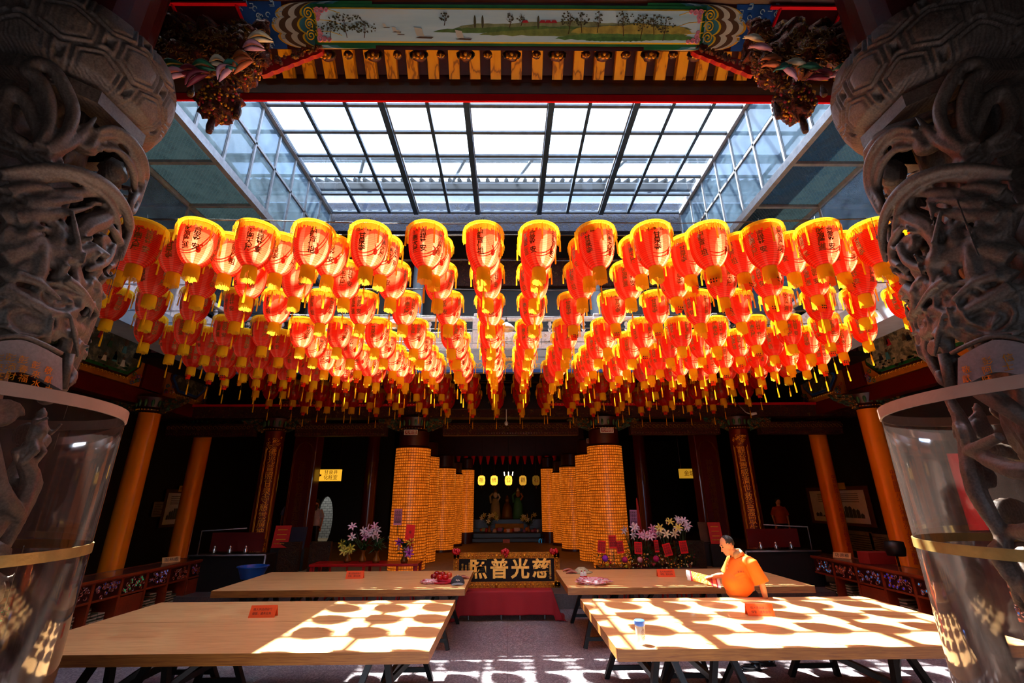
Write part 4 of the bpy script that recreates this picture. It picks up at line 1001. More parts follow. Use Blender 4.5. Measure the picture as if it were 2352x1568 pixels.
# red pillars with gold couplets along the hall front
zt = at(1163, 962, 12.3).z
reds = [(-6.15, 12.3, .24, 'outer left'), (6.22, 12.3, .24, 'outer right')]
for i, (x, y, r, w) in enumerate(reds):
    o = empty('red_pillar', (x, y, 0)); inv = Matrix.Translation(-o.location)
    m = MB(); m.lathe([(r+.1, .5), (r+.1, .7), (r, .85), (r, zt-.3)], 40, (x, y, 0)); m.build('shaft', M['pilred'], o, smooth='auto').matrix_parent_inverse = inv
    m = MB(); ang = math.atan2(-y, -x)
    cyl_text(m, vert(couplets[i]), x, y, r+.006, ang, 2.35, .2, .95); m.build('gold_couplet', M['goldp'], o).matrix_parent_inverse = inv
    m = MB()
    for q in (-1, 1):
        a = ang+q*.62; m.tube([(x+(r+.004)*math.cos(a), y+(r+.004)*math.sin(a), z) for z in (1.25, 3.4)], .008, 4)
        m.tube([(x+(r+.004)*math.cos(a+q*.12), y+(r+.004)*math.sin(a+q*.12), z) for z in (1.2, 3.45)], .005, 4)
    for zz, sg in ((3.4, 1), (1.25, -1)):
        for k in range(24):
            a = ang+R.uniform(-.7, .7); z = zz+sg*R.uniform(0, .3); m.tube([(x+(r+.005)*math.cos(a+.09*math.cos(i2*.7)), y+(r+.005)*math.sin(a+.09*math.cos(i2*.7)), z+.025*math.sin(i2*.7)) for i2 in range(8)], .005, 4)
    m.build('gold_border', M['goldp'], o).matrix_parent_inverse = inv
    cap_at(o, x, y, zt, r)
    tag(o, f'round deep red pillar with gold vertical couplet, {w} one of the hall front', 'pillar', 'red pillars of the hall front')
for i, s in enumerate((-1, 1)):
    x, y = s*6.2, 14.6; o = empty('flat_red_pillar', (x, y, 0)); inv = Matrix.Translation(-o.location)
    m = MB(); m.box((x, y, 2.6), (.72, .5, 4.2)); m.build('shaft', M['pilred'], o, bevel=.03).matrix_parent_inverse = inv
    m = MB(); ff = y-.262
    for e in (.27, .31): m.tube([(x-e, ff, .9), (x-e, ff, 3.5), (x-e*.6, ff, 3.75), (x, ff, 3.85), (x+e*.6, ff, 3.75), (x+e, ff, 3.5), (x+e, ff, .9)], .007, 4)
    flat_text(m, vert(couplets[2+i]), (x, ff, 2.1), (1, 0, 0), (0, 0, 1), .22, ext=.01, gap=.95); m.build('gold_couplet', M['letter'], o).matrix_parent_inverse = inv
    tag(o, f'wide flat dark red inner pillar with gold outlined couplet on the {"left" if s < 0 else "right"}', 'pillar', 'flat inner pillars')
for i, (x, y) in enumerate(((-5.0, 17.5), (5.0, 17.5), (-4.1, 19.5), (4.1, 19.5))):
    o = empty('inner_pillar', (x, y, 0)); inv = Matrix.Translation(-o.location)
    m = MB(); m.lathe([(.24, .55), (.22, 4.9)], 28, (x, y, 0)); m.build('shaft', M['pilred'], o, smooth=True).matrix_parent_inverse = inv
    m = MB(); cyl_text(m, vert(couplets[(i+1) % 4]), x, y, .23, -PI/2+(.4 if x < 0 else -.4), 2.4, .2, .95); m.build('gold_couplet', M['letter'], o).matrix_parent_inverse = inv
    tag(o, f'slim dark red pillar deep in the hall, {"nearer" if i < 2 else "farther"} one on the {"left" if x < 0 else "right"}', 'pillar', 'slim pillars deep in the hall')
# orange pillars at the sides
for i, (s, pyt, X_, yy) in enumerate(((-1, 950, 345, 10.5), (1, 940, 1992, 10.5), (-1, 985, 470, 12.75), (1, 975, 1872, 12.75))):
    p = at(X_, pyt, yy); x = p.x; z1 = p.z; r = .215; o = empty('orange_pillar', (x, yy, 0)); inv = Matrix.Translation(-o.location)
    m = MB(); m.lathe([(r+.08, .0), (r+.08, .25), (r, .4), (r, z1)], 48, (x, yy, 0)); m.build('shaft', M['orange'], o, smooth='auto').matrix_parent_inverse = inv
    cap_at(o, x, yy, z1+.34, r, True, 'x')
    if s > 0:
        m = MB(); a = math.atan2(-yy, -x)+.75; cyl_text(m, vert('中華民國八十六年歲次丁丑信士敬獻'), x, yy, r+.005, a, 1.75, .125, .95); m.build('red_inscription', M['red'], o).matrix_parent_inverse = inv
    tag(o, f'glossy orange round pillar, {"nearer" if yy < 11 else "farther"} one on the {"left" if s < 0 else "right"} side aisle', 'pillar', 'orange pillars of the side aisles')
# hall front beams
def cap_only(x):
    o = empty('tower_capital', (x, 12.3, zt)); cap_at(o, x, 12.3, zt, .3)
    tag(o, f'green leafed painted capital over the {"left" if x < 0 else "right"} front lamp tower', 'capital', 'capitals over the lamp towers')
cap_only(-2.46); cap_only(2.58)
zb1 = at(1163, 905, 12.3).z; zb2 = at(1163, 930, 12.3).z
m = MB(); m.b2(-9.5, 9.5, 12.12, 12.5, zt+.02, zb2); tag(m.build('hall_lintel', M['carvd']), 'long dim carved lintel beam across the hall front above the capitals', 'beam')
m = MB(); rg = random.Random(6)
def f(u, v):
    return V((-6+12*u, 12.1-.10*abs(noise.fractal(V((u*60, v*5, 1)), 1, 2, 4)), zb2+.0+v*(min(5.12, zb1+.25)-zb2)))
m.grid(f, 300, 14); tag(m.build('gilt_frieze', M['carv'], solid=.03), 'dark red frieze with gilt carving hanging just behind the rearmost lanterns', 'frieze')
m = MB(); m.b2(-9.5, 9.5, 12.05, 12.12, zb2-.06, zb2); m.k = 1
for k in range(150): m.ell((-6+k*.08, 12.04, zb2-.03), .014, 6, 4)
tag(m.build('beaded_moulding', [M['crimson'], M['goldp']]), 'thin red moulding with gold beads under the gilt frieze', 'moulding')
for i, (a, b) in enumerate(((-9.0, -6.7), (-5.6, -3.2), (-1.7, 1.9), (3.3, 5.7), (6.8, 9.0))):
    z = at(1163, 985, 12.3).z; m = MB(); m.b2(a, b, 12.2, 12.42, z-.17, z+.15); m.k = 1
    for k in range(int((b-a)/.07)): m.ell((a+.04+k*.07, 12.19, z-.12), .018, 6, 4)
    m.k = 2
    for k in range(int((b-a)/.11)): m.tube([(a+.08+k*.11+.04*math.cos(i2*.8), 12.18, z+.05+.04*math.sin(i2*.8)) for i2 in range(8)], .01, 4)
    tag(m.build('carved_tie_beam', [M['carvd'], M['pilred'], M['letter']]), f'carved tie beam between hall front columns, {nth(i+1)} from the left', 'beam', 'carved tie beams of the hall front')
# name board behind the lanterns
o = empty('name_board', (0, 11.6, 4.4)); inv = Matrix.Translation(-o.location); c0 = at(1140, 912, 11.7)
m = MB(); m.box(c0, (2.3, .08, .62)); m.tube([c0+V((-.9, .02, .2)), V((c0.x-.9, c0.y+.02, 5.13))], .015, 6); m.tube([c0+V((.9, .02, .2)), V((c0.x+.9, c0.y+.02, 5.13))], .015, 6); m.build('board', M['black'], o).matrix_parent_inverse = inv
m = MB()
for k, ch in enumerate('祥廣慈'): flat_text(m, ch, c0+V((-.62+.62*k, -.045, 0)), (1, 0, 0), (0, 0, 1), .46, ext=.02)
m.build('gold_characters', M['letter'], o).matrix_parent_inverse = inv
tag(o, 'black name board with dim gold characters half hidden behind the rear lanterns', 'sign board')
# security camera hanging from the lintel
c0 = at(1163, 970, 12.0); m = MB(); m.tube([V((c0.x, 12.0, zb2-.05)), c0], .012, 6); m.ell(c0-V((0, 0, .02)), (.05, .05, .06), 12, 8); tag(m.build('security_camera', M['white'], smooth=True), 'small white camera on a stem hanging under the hall lintel', 'camera')
c0 = at(1725, 951, 11.6); m = MB(); m.tube([c0, c0+V((.12, -.05, .02))], .035, 10); m.tube([c0, c0+V((-.1, .05, .06)), V((c0.x-.1, 12.05, zb2))], .012, 6); tag(m.build('security_camera', M['white'], smooth=True), 'small white bullet camera under the lanterns at the right end', 'camera')

# ---- painted wall panels along the side aisles
def mural(s, ya, yb, z0, z1, sky, label, small=False):
    X = s*8.32; o = empty('painted_panel', (X, (ya+yb)/2, z0)); inv = Matrix.Translation(-o.location); W_ = yb-ya; Hh = z1-z0
    def P(u, v, h): return V((X-s*h, ya+u*W_, z0+v*Hh))
    def put(mb, n_, m, par=None, **kw):
        q = mb.build(n_, m, par or o, **kw)
        if par is None: q.matrix_parent_inverse = inv
        return q
    th = V((-s*.02, 0, 0)); rg = random.Random(int(ya*10)+s)
    m = MB(); m.plate([P(0, 0, 0), P(1, 0, 0), P(1, 1, 0), P(0, 1, 0)], V((s*.1, 0, 0))); put(m, 'frame', mat('ochre_frame_paint', '#b06414', .45, var=.15))
    a, b = .16/W_, .17/Hh
    def octa(a, b, h, cu=.1): 
        cx_, cy_ = cu/W_*1.0, cu/Hh*1.0
        return [P(a+cx_, b, h), P(1-a-cx_, b, h), P(1-a, b+cy_, h), P(1-a, 1-b-cy_, h), P(1-a-cx_, 1-b, h), P(a+cx_, 1-b, h), P(a, 1-b-cy_, h), P(a, b+cy_, h)]
    put(MB().plate(octa(a*.75, b*.75, .0, .3), th), 'dark_border', M['dkred'])
    put(MB().plate(octa(a, b, .02, .28), th), 'green_border', M['grn'] if not small else M['blu'])
    t = NT('mural_paint'); n1 = t.noise(3.0, 8, .7, dist=.5); n2 = t.noise(9, 5, .6)
    col = t.ramp(n1, [(.3, lin('#1c1a12')), (.42, lin('#4a4430')), (.5, lin(sky)), (.6, lin('#8a7c60')), (.7, lin('#2c4a2a'))])
    col = t.mix(t.ramp(n2, [(.45, (0, 0, 0)), (.6, (.6,)*3)]), col, lin('#1c2e18')); pict = put(MB().plate(octa(a*1.3, b*1.35, .04, .26), th), 'painting', t.done(t.pbr(col, .6)))
    if not small:
        m = MB(); cols = [M['teal'], M['red'], M['cream'], M['ink'], M['brownp'], M['green']]
        for k in range(26):
            u = rg.uniform(.15, .85); v = rg.uniform(.22, .62); m.k = rg.randrange(6); h = rg.uniform(.12, .24)
            c = P(u, v, .065); uy = V((0, 1, 0)); uz = V((0, 0, 1))
            m.plate([c-uy*.06, c+uy*.06, c+uy*.035+uz*h*.7, c-uy*.03+uz*h*.7], th*.3); m.k = 4; m.plate([c+uy*(.03*math.cos(q))+uz*(h*.85+.04*math.sin(q)) for q in (0, 1, 2, 3, 4, 5)], th*.3)
        for k in range(70):
            u = rg.uniform(.1, .9); v = rg.uniform(.12, .3); m.k = rg.choice((3, 5, 5)); c = P(u, v, .066); r = rg.uniform(.02, .06)
            m.plate([c+V((0, r*math.cos(q), r*.6*math.sin(q))) for q in (0, 1.2, 2.6, 3.8, 5)], th*.2)
        put(m, 'painted_figures', cols, pict)
    m = MB(); m.k = 0
    for (uu, vv) in ((a*.9, b*.9), (1-a*.9, b*.9), (a*.9, 1-b*.9), (1-a*.9, 1-b*.9)):
        for k in range(9):
            c = P(uu, vv, .025)+V((0, rg.uniform(-.12, .12), rg.uniform(-.12, .12))); m.k = k % 3; r = .055
            m.tube([c+V((0, r*(1-i/16)*math.cos(i*.55), r*(1-i/16)*math.sin(i*.55))) for i in range(12)], .01, 4)
    n = int(W_/.1)
    for k in range(n):
        m.k = 3; c = P(a+(1-2*a)*k/n, b*.55, .025); m.tube([c, c+V((0, .03, .03)), c+V((0, .06, 0)), c+V((0, .04, -.02))], .008, 4)
    put(m, 'scroll_border', [M['blu'], M['grn'], M['red'], M['goldp']])
    tag(o, label, 'painting')
zt1, zb_ = 5.85, at(371, 902, 10.75).z
for s in (-1, 1):
    sd = 'left' if s < 0 else 'right'
    mural(s, 6.2, 10.15, zb_, zt1, '#3a4440' if s < 0 else '#b09a70', f'framed mural of figures in a landscape high on the {sd} aisle, green inner border', False)
    mural(s, 10.9, 12.5, zb_-.02, zt1-.3, '#141210', f'smaller dark octagonal painted panel beyond the mural on the {sd} aisle', True)
    m = MB(); m.b2(min(s*8.3, s*8.6), max(s*8.3, s*8.6), 10.2, 10.8, zb_, 5.9); m.b2(min(s*8.34, s*8.6), max(s*8.34, s*8.6), 2, 12.6, zb_-.35, zb_-.02)
    struct(m.build('trim_12' if s < 0 else 'trim_13', M['pilred']))
    for k, (px, py) in enumerate(((430, 795), (470, 890)) if s < 0 else ((1940, 815), (1905, 870))):
        pass

# ---- deep altar area
o = empty('altar', (0, 21.5, .55)); inv = Matrix.Translation(-o.location)
def pa(mb, n_, m, **kw): q = mb.build(n_, m, o, **kw); q.matrix_parent_inverse = inv; return q
m = MB(); m.b2(-2.2, 2.2, 20.4, 22.4, .55, .75); m.b2(-1.9, 1.9, 20.8, 22.4, .75, .95); m.b2(-1.6, 1.6, 21.2, 22.4, .95, 1.3); pa(m, 'steps', M['black'])
m = MB(); m.box((0.1, 20.78, at(1170, 1210, 20.78).z), (1.2, .03, .27)); pa(m, 'yellow_cloth', mat('mustard_cloth', '#a86c14', .8))
tag(o, 'dark stepped altar table at the end of the aisle with a mustard cloth', 'altar')
m = MB(); m.b2(-3.4, 3.4, 20.4, 20.6, 3.9, 5.14); m.k = 1
for k in range(14): m.lathe([(.02, 3.55), (.05, 3.65), (.1, 3.9)], 10, (-2.1+k*.32, 20.3, 0))
tag(m.build('altar_canopy', [M['dkred'], M['crimson']]), 'dark red scalloped canopy beam over the altar', 'canopy')
GL = translu('warm_lantern_shade', lin('#e8b040'), (1, .7, .3, 1), .5)
for i, (px, ch, st) in enumerate(((1106, '祖', 1.5), (1135, '佛', 1.6), (1168, '音', 1.7), (1201, '觀', .5), (1231, '石', .08))):
    c = at(px, 1103, 18.6); o = empty('altar_lantern', c)
    m = MB(); m.lathe([(.07, -.18), (.13, -.14), (.145, 0), (.13, .14), (.07, .18)], 20); m.build('shade', emis('lit_altar_lantern_shade', '#ffb83c', st, '#6a3c10'), o, smooth=True)
    m = MB(); m.lathe([(.0, -.2), (.075, -.2), (.075, -.18)], 12); m.lathe([(.075, .18), (.075, .2), (0, .2)], 12); m.tube([(0, 0, .2), (0, 0, 5.13-c.z)], .006, 4); m.tube([(0, 0, -.2), (0, 0, -.3)], .015, 5); m.build('cap', M['dkred'], o)
    m = MB(); text_to(m, ch, lambda x, y, z: ((.15)*math.sin(x/.15), -.15*math.cos(x/.15), y), .2); m.build('red_character', M['red'], o)
    tag(o, f'{["leftmost", "second", "middle brightest", "dimmer fourth", "unlit rightmost"][i]} small yellow altar lantern in the row of five', 'lantern', 'row of character lanterns before the altar')
c = at(1168, 1090, 18.3); o = empty('altar_lamp', c)
m = MB(); m.tube([(0, .04, -.02), (0, .04, 5.13-c.z)], .01, 6); m.tube([(-.17, .04, 0), (.17, .04, 0)], .012, 6); m.build('lamp_rod', M['wire'], o)
for k in (-1, 0, 1): m = MB(); m.tube([(.15*k+.02*k, 0, .11), (.15*k, 0, -.03)], .016, 6); m.build('lamp_tube', emis('white_lamp', '#fff4d8', 5), o)
tag(o, 'three short bright lamp tubes hanging over the middle altar lantern', 'lamp')
for i, (px, py, cs) in enumerate(((1138, 1150, ('#a08a5a', '#6a5030', '#d0c0a0')), (1190, 1148, ('#3c7a4a', '#d8d0b0', '#b07030')))):
    c = at(px, py, 21.5); o = empty('altar_statue', c); rg = random.Random(i)
    m = MB(); m.tube([c-V((0, 0, c.z-1.31)), c-V((0, 0, .5)), c-V((0, 0, .2)), c+V((0, 0, .1))], [.25, .22, .2, .12], 12); m.tube([c-V((.2, .05, .1)), c+V((-.24, -.05, .2)), c+V((-.1, -.05, .32))], .05, 7); q = m.build('robe', mat('robe_paint', cs[0], .6), o, smooth=True); q.matrix_parent_inverse = Matrix.Translation(-c)
    m = MB(); m.ell(c+V((.0, -.05, .25)), (.1, .1, .13), 12, 9); m.tube([c+V((.1, -.1, 0)), c+V((.2, -.15, .15)), c+V((.12, -.15, .3))], .04, 7); q = m.build('head', mat('statue_face', cs[2], .6), o, smooth=True); q.matrix_parent_inverse = Matrix.Translation(-c)
    m = MB(); m.tube([c+V((0, 0, .35)), c+V((.0, 0, .52))], [.1, .03], 8); q = m.build('headdress', mat('headdress', cs[1], .4, .4), o, smooth=True); q.matrix_parent_inverse = Matrix.Translation(-c)
    tag(o, ['dim guardian statue in ochre robe left of the altar lanterns', 'guardian statue in green and cream robe on the right of the altar'][i], 'statue')
c = at(1165, 1165, 21.6); m = MB(); m.tube([c-V((0, 0, c.z-1.31)), c-V((0, 0, .3)), c, c+V((0, 0, .2))], [.3, .26, .2, .1], 14); m.ell(c+V((0, -.03, .3)), (.1, .1, .13), 12, 9); m.tube([c+V((0, 0, .4)), c+V((0, 0, .52))], [.08, .02], 8)
tag(m.build('altar_statue', M['letter'], smooth=True), 'small seated gilt deity statue at the centre of the altar', 'statue')
rg = random.Random(9)
for i in range(22):
    px = 1105+i*6.2; c = at(px, 1217+rg.uniform(-2, 2), 20.05); r = rg.uniform(.05, .09); m = MB(); kind = i % 3
    if kind == 0: m.ell(c, (r, r, r*.9), 12, 8); nm, lb, ct = 'fruit', 'piece of fruit', 'fruit'
    elif kind == 1: m.box(c, (r*2, r*1.5, r*1.6)); nm, lb, ct = 'offering_box', 'small boxed offering', 'box'
    else: m.lathe([(.02, -r), (r, -r*.8), (r*.9, r*.5), (r*.3, r), (0, r)], 12, c); nm, lb, ct = 'offering_jar', 'small jar', 'jar'
    col = rg.choice(['#a02018', '#c87020', '#7a8a30', '#c8b0a0', '#8a3050', '#3a5a80'])
    cn = {'#a02018': 'red', '#c87020': 'orange', '#7a8a30': 'olive green', '#c8b0a0': 'pale', '#8a3050': 'purple red', '#3a5a80': 'blue'}[col]
    tag(m.build(nm, mat('offering_'+cn.replace(' ', '_'), col, .5), smooth=kind != 1), f'{cn} {lb} on the altar ledge, {nth(i+1)} from the left', ct, 'offerings on the altar ledge')
m = MB(); m.b2(-1.35, 1.35, 19.6, 20.36, .55, .86); m.b2(-1.6, 1.6, 19.2, 19.6, .55, .70); tag(m.build('offering_table', M['black'], bevel=.02), 'long dark table of offerings below the altar', 'table')
c = at(1163, 1245, 18.9); m = MB(); m.box(c, (.26, .03, .2)); tag(m.build('pink_notice', mat('pink_notice_paper', '#c87a70', .7)), 'small pink notice on the front of the offering table', 'notice')
c = at(1241, 1243, 18.9); m = MB(); m.tube([c+V((.05*math.cos(t*TAU/16), 0, .09*math.sin(t*TAU/16))) for t in range(17)], .008, 5); tag(m.build('blue_ring_light', emis('blue_light', '#2890c0', .6)), 'small oval blue light right of the offering table', 'light')
# incense table in front of steps
def bouquet(px, py, Y, n, cols, kind, label, h=.5, vase=True, spread=.22, sd=0):
    c = at(px, py, Y); o = empty('flower_vase', c-V((0, 0, h))); inv = Matrix.Translation(-o.location); rg = random.Random(sd)
    def put(mb, n_, m, **kw): q = mb.build(n_, m, o, **kw); q.matrix_parent_inverse = inv
    b = c-V((0, 0, h))
    if vase: m = MB(); m.lathe([(.0, 0), (.07, 0), (.085, .05), (.04, .14), (.035, .2), (.06, .25)], 16, b); put(m, 'vase', M['letter'], smooth=True)
    m = MB()
    for k in range(26):
        a = rg.uniform(0, TAU); l = rg.uniform(.12, .3); p = b+V((0, 0, .22+rg.uniform(0, .15))); q = p+V((math.cos(a)*l, math.sin(a)*l, rg.uniform(-.05, .2))); mid = (p+q)/2+V((0, 0, .05))
        m.tube([p, mid, q], [.006, .028, .003], 5, flat=.25)
    for k in range(10): m.tube([b+V((0, 0, .2)), c+V((rg.uniform(-1, 1)*spread, rg.uniform(-.5, .5)*spread, rg.uniform(-.08, .06)))], .006, 4)
    put(m, 'leaves', M['green'], smooth=True)
    for i in range(n):
        a = c+V((rg.uniform(-1, 1)*spread, rg.uniform(-.9, .1)*spread, rg.uniform(-.13, .16))); m = MB(); col = cols[i % len(cols)]
        ax = V((rg.uniform(-.6, .6), -1, rg.uniform(-.1, .8))).normalized(); e1 = ax.orthogonal().normalized(); e2 = ax.cross(e1)
        if rg.random() < .2: m.tube([a, a+V((rg.uniform(-.03, .03), 0, .13))], [.02, .006], 6)
        else:
            for k in range(6):
                t = TAU*k/6; d = e1*math.cos(t)+e2*math.sin(t); m.tube([a, a+ax*.05+d*.035, a+ax*.07+d*.085, a+ax*.045+d*.115], [.008, .022, .019, .003], 6, flat=.25, fu=ax)
            for k in range(3): m.tube([a, a+ax*.09+e1*(.02*(k-1))], .003, 4)
        put(m, kind, FL(col), smooth=True)
    tag(o, label, 'flowers', None)
_fl = {}
def FL(c):
    if c not in _fl: _fl[c] = mat('petal_'+c[1:], c, .6, var=.12, vs=20, bump=0)
    return _fl[c]
bouquet(1124, 1188, 20.0, 9, ['#b8b860', '#d8d8a0'], 'lily', 'dim vase of pale yellow lilies left of the altar statue', at(1124, 1188, 20.0).z-.86, True, .3, 1)
bouquet(1214, 1188, 20.0, 9, ['#b8b860', '#d8d8a0'], 'lily', 'dim vase of pale yellow lilies right of the altar statue', at(1214, 1188, 20.0).z-.86, True, .3, 2)

# ---- left flower table
def lattice_table(x0, x1, y, z, label):
    o = empty('red_altar_table', ((x0+x1)/2, y, .28)); inv = Matrix.Translation(-o.location)
    def put(mb, n_, m, **kw): q = mb.build(n_, m, o, **kw); q.matrix_parent_inverse = inv
    m = MB(); m.b2(x0, x1, y-.3, y+.3, z-.05, z); put(m, 'table_top', M['red'], bevel=.008)
    m = MB(); m.b2(x0+.03, x1-.03, y-.27, y-.24, z-.26, z-.23)
    for k in range(7): xx = x0+.1+(x1-x0-.2)*k/6; m.b2(xx-.015, xx+.015, y-.27, y-.24, z-.26, z-.05)
    put(m, 'lattice_apron', M['red'])
    for a in (x0+.05, (x0+x1)/2, x1-.05):
        for b in (y-.25, y+.25): m = MB(); m.b2(a-.03, a+.03, b-.03, b+.03, .28, z-.05); put(m, 'leg', M['red'])
    tag(o, label, 'table')
pL = at(722, 1292, 11.35); pR = at(966, 1292, 11.35)
lattice_table(pL.x, pR.x, 11.35, pL.z, 'low red lattice altar table carrying vases on the left')
zt_ = pL.z
bouquet(800, 1262, 11.4, 6, ['#d8d060', '#c8c040'], 'lily', 'vase of yellow lilies, leftmost on the left red table', at(800, 1262, 11.4).z-zt_, True, .2, 3)
bouquet(838, 1225, 11.4, 11, ['#f4d0e4', '#f8e4f0', '#e8a8d0'], 'lily', 'tall vase of pink and white lilies on the left red table', at(838, 1225, 11.4).z-zt_, True, .3, 4)
bouquet(868, 1236, 11.3, 2, ['#c8b8c0'], 'lily', 'leafy green vase with few blooms beside the left lamp tower', at(868, 1236, 11.3).z-zt_, True, .14, 5)
# orchid basket with red ribbon card
bouquet(930, 1262, 11.2, 12, ['#b038a8', '#d8a8c8', '#d0b020', '#c82828', '#a830b0'], 'blossom', 'round basket of purple and yellow blossoms in front of the left lamp tower', at(930, 1262, 11.2).z-zt_, True, .17, 6)
def redcard(px, py, Y, w, h, rot, label, txt='恭祝聖誕', col='red', ps=True):
    c = at(px, py, Y); o = empty('ribbon_card', c); Rm = Matrix.Rotation(rot, 3, 'Y')
    m = MB(); m.k = 0; m.box((0, 0, 0), (w, .006, h), Rm); m.k = 1
    u = Rm @ V((1, 0, 0)); z = Rm @ V((0, 0, 1))
    for q in ((-.28, 0, .28) if ps else (0,)): flat_text(m, vert(txt), V((0, -.006, 0))+u*(q*w), u, z, h*.2, ext=.003)
    m.build('card', [FL('#f00c0c') if col == 'red' else FL(col), M['ink']], o)
    m = MB(); m.tube([(0, .01, -h/2), (.01, .01, -h/2-.22)], .006, 4); m.build('stick', M['green'], o)
    tag(o, label, 'card', 'red greeting cards among the flowers')
redcard(942, 1222, 11.1, .2, .32, .08, 'plain red greeting card standing in the purple blossom basket', '福', ps=False)
redcard(914, 1187, 11.1, .18, .34, 0, 'pink lattice printed card above the left blossom basket', '祝賀誌慶', '#c87898')
# ---- right flower bank
base = []
zb = at(1400, 1300, 11.3).z
o = tag(MB().b2(at(1375, 1300, 11.4).x, at(1600, 1300, 11.4).x, 11.2, 11.75, .28, zb-.02).build('flower_bank_stand', M['dkred']), 'dark red stand under the right flower bank', 'stand')
m = MB(); rg = random.Random(31); 
for k in range(420):
    p = at(rg.uniform(1372, 1600), rg.uniform(1268, 1306), 11.3+rg.uniform(-.15, .15)); a = rg.uniform(0, TAU); l = rg.uniform(.05, .13)
    q = p+V((math.cos(a)*l, rg.uniform(-.05, .02), math.sin(a)*l)); m.tube([p, (p+q)/2, q], [.004, .018, .002], 4, flat=.3)
tag(m.build('foliage', M['green']), 'dense dark green foliage of the right flower bank', 'foliage', None, 'stuff')
m = MB()
for k in range(150):
    p = at(rg.uniform(1376, 1598), rg.uniform(1272, 1304), 11.1+rg.uniform(-.05, .05)); m.k = k % 4; m.ell(p, rg.uniform(.01, .024), 6, 5)
tag(m.build('small_blossoms', [FL('#d8a020'), FL('#c87820'), FL('#8a1828'), FL('#d8c890')]), 'scattered tiny yellow and dark red blossoms in the right flower bank', 'blossoms', None, 'stuff')
for (px, py, r, c, nm) in ((1390, 1282, .068, '#9a28b8', 'purple'), (1435, 1285, .066, '#c01060', 'magenta'), (1470, 1285, .06, '#e08888', 'pale pink'), (1507, 1283, .066, '#b81058', 'crimson pink'), (1394, 1296, .036, '#e0c020', 'bright yellow'), (1438, 1300, .034, '#d8b818', 'golden yellow'), (1402, 1292, .03, '#b81818', 'dark red'), (1501, 1296, .032, '#a81030', 'wine red')):
    p = at(px, py, 11.0); m = MB(); m.ell(p, r, 22, 14, fn=lambda d: 1+.06*math.sin(d.x*30)*math.sin(d.z*30)); tag(m.build('pompom_flower', FL(c), smooth=True), f'round {nm} pompom bloom in the right flower bank', 'flower', 'pompom blooms in the right flower bank')
for i, (px, py, w, h, r, e) in enumerate(((1382, 1255, .17, .25, -.12, 'leftmost'), (1407, 1244, .17, .27, 0, 'tallest, behind its neighbours,'), (1424, 1256, .16, .25, .1, 'third from left'), (1466, 1258, .17, .25, -.06, 'fourth from left'), (1508, 1254, .1, .25, .04, 'narrowest'), (1533, 1262, .18, .26, .22, 'most tilted'), (1570, 1256, .17, .26, .1, 'rightmost'))):
    redcard(px, py, 11.05, w, h, -r, f'red greeting card with black characters on the right flower bank, {e}'.rstrip(','), '恭祝聖佛')
redcard(1455, 1188, 11.5, .17, .34, .03, 'pale purple ribbon card beside the right lamp tower', '祝賀誌慶', '#a878a8')
bouquet(1450, 1225, 11.45, 6, ['#f4f4f8', '#e8e8f0'], 'lily', 'white lilies just right of the right lamp tower', .75, False, .2, 11)
bouquet(1480, 1225, 11.4, 9, ['#f0b0d0', '#e090b8', '#fcdcec'], 'lily', 'pink striped lilies above the right flower bank', .75, False, .24, 12)
bouquet(1527, 1215, 11.4, 9, ['#f8f4d0', '#f4e870', '#f8f0c8'], 'lily', 'cream and yellow lilies above the right flower bank', .78, False, .25, 13)
bouquet(1565, 1210, 11.4, 9, ['#ece4f4', '#f4eef4'], 'lily', 'pale mauve lilies at the right end of the flower bank', .78, False, .17, 14)
m = MB(); a = at(1472, 1235, 12.0); b = at(1474, 1080, 12.0); m.plate([a-V((.05, 0, 0)), a+V((.06, 0, 0)), a+V((.0, 0, .9)), a+V((-.03, 0, .9))], (0, .02, 0)); m.tube([(a.x, 12.02, .56), (a.x-.01, 12.02, a.z+.92)], .012, 6); tag(m.build('red_pennant', FL('#a01010')), 'narrow red pennant behind the pink lilies', 'banner')
# ================================================================== long trestle tables
TZ = .85
def trestle(parent, x, y, w, h, nm='trestle'):
    inv = Matrix.Translation(-parent.location)
    for s in (-1, 1):
        for q in (-1, 1):
            m = MB(); m.bar((x+q*.05, y+s*w*.36, h), (x+q*.30, y+s*w*.5, 0), .055, .07, upv=(0, 1, 0)); o = m.build('leg', M['blackm'], parent); o.matrix_parent_inverse = inv
        m = MB(); zz = h*.42; e = .05+.25*(1-.42); m.bar((x-e, y+s*w*.45, zz), (x-e*.45, y+s*w*.45, zz), .04, .05); m.bar((x-e*.45, y+s*w*.45, zz+.035), (x+e*.45, y+s*w*.45, zz+.035), .04, .05); m.bar((x+e*.45, y+s*w*.45, zz), (x+e, y+s*w*.45, zz), .04, .05)
        m.bar((x-.27, y+s*w*.49, .12), (x+.27, y+s*w*.49, .12), .035, .05)
        o = m.build('stretcher', M['blackm'], parent); o.matrix_parent_inverse = inv
    m = MB(); m.bar((x, y-w*.42, h-.03), (x, y+w*.42, h-.03), .1, .06); m.bar((x, y-w*.45, .36), (x, y+w*.45, .36), .05, .06); m.bar((x, y-w*.3, .36), (x+.4, y-w*.1, h-.06), .04, .05)
    o = m.build('cross_rail', M['blackm'], parent); o.matrix_parent_inverse = inv
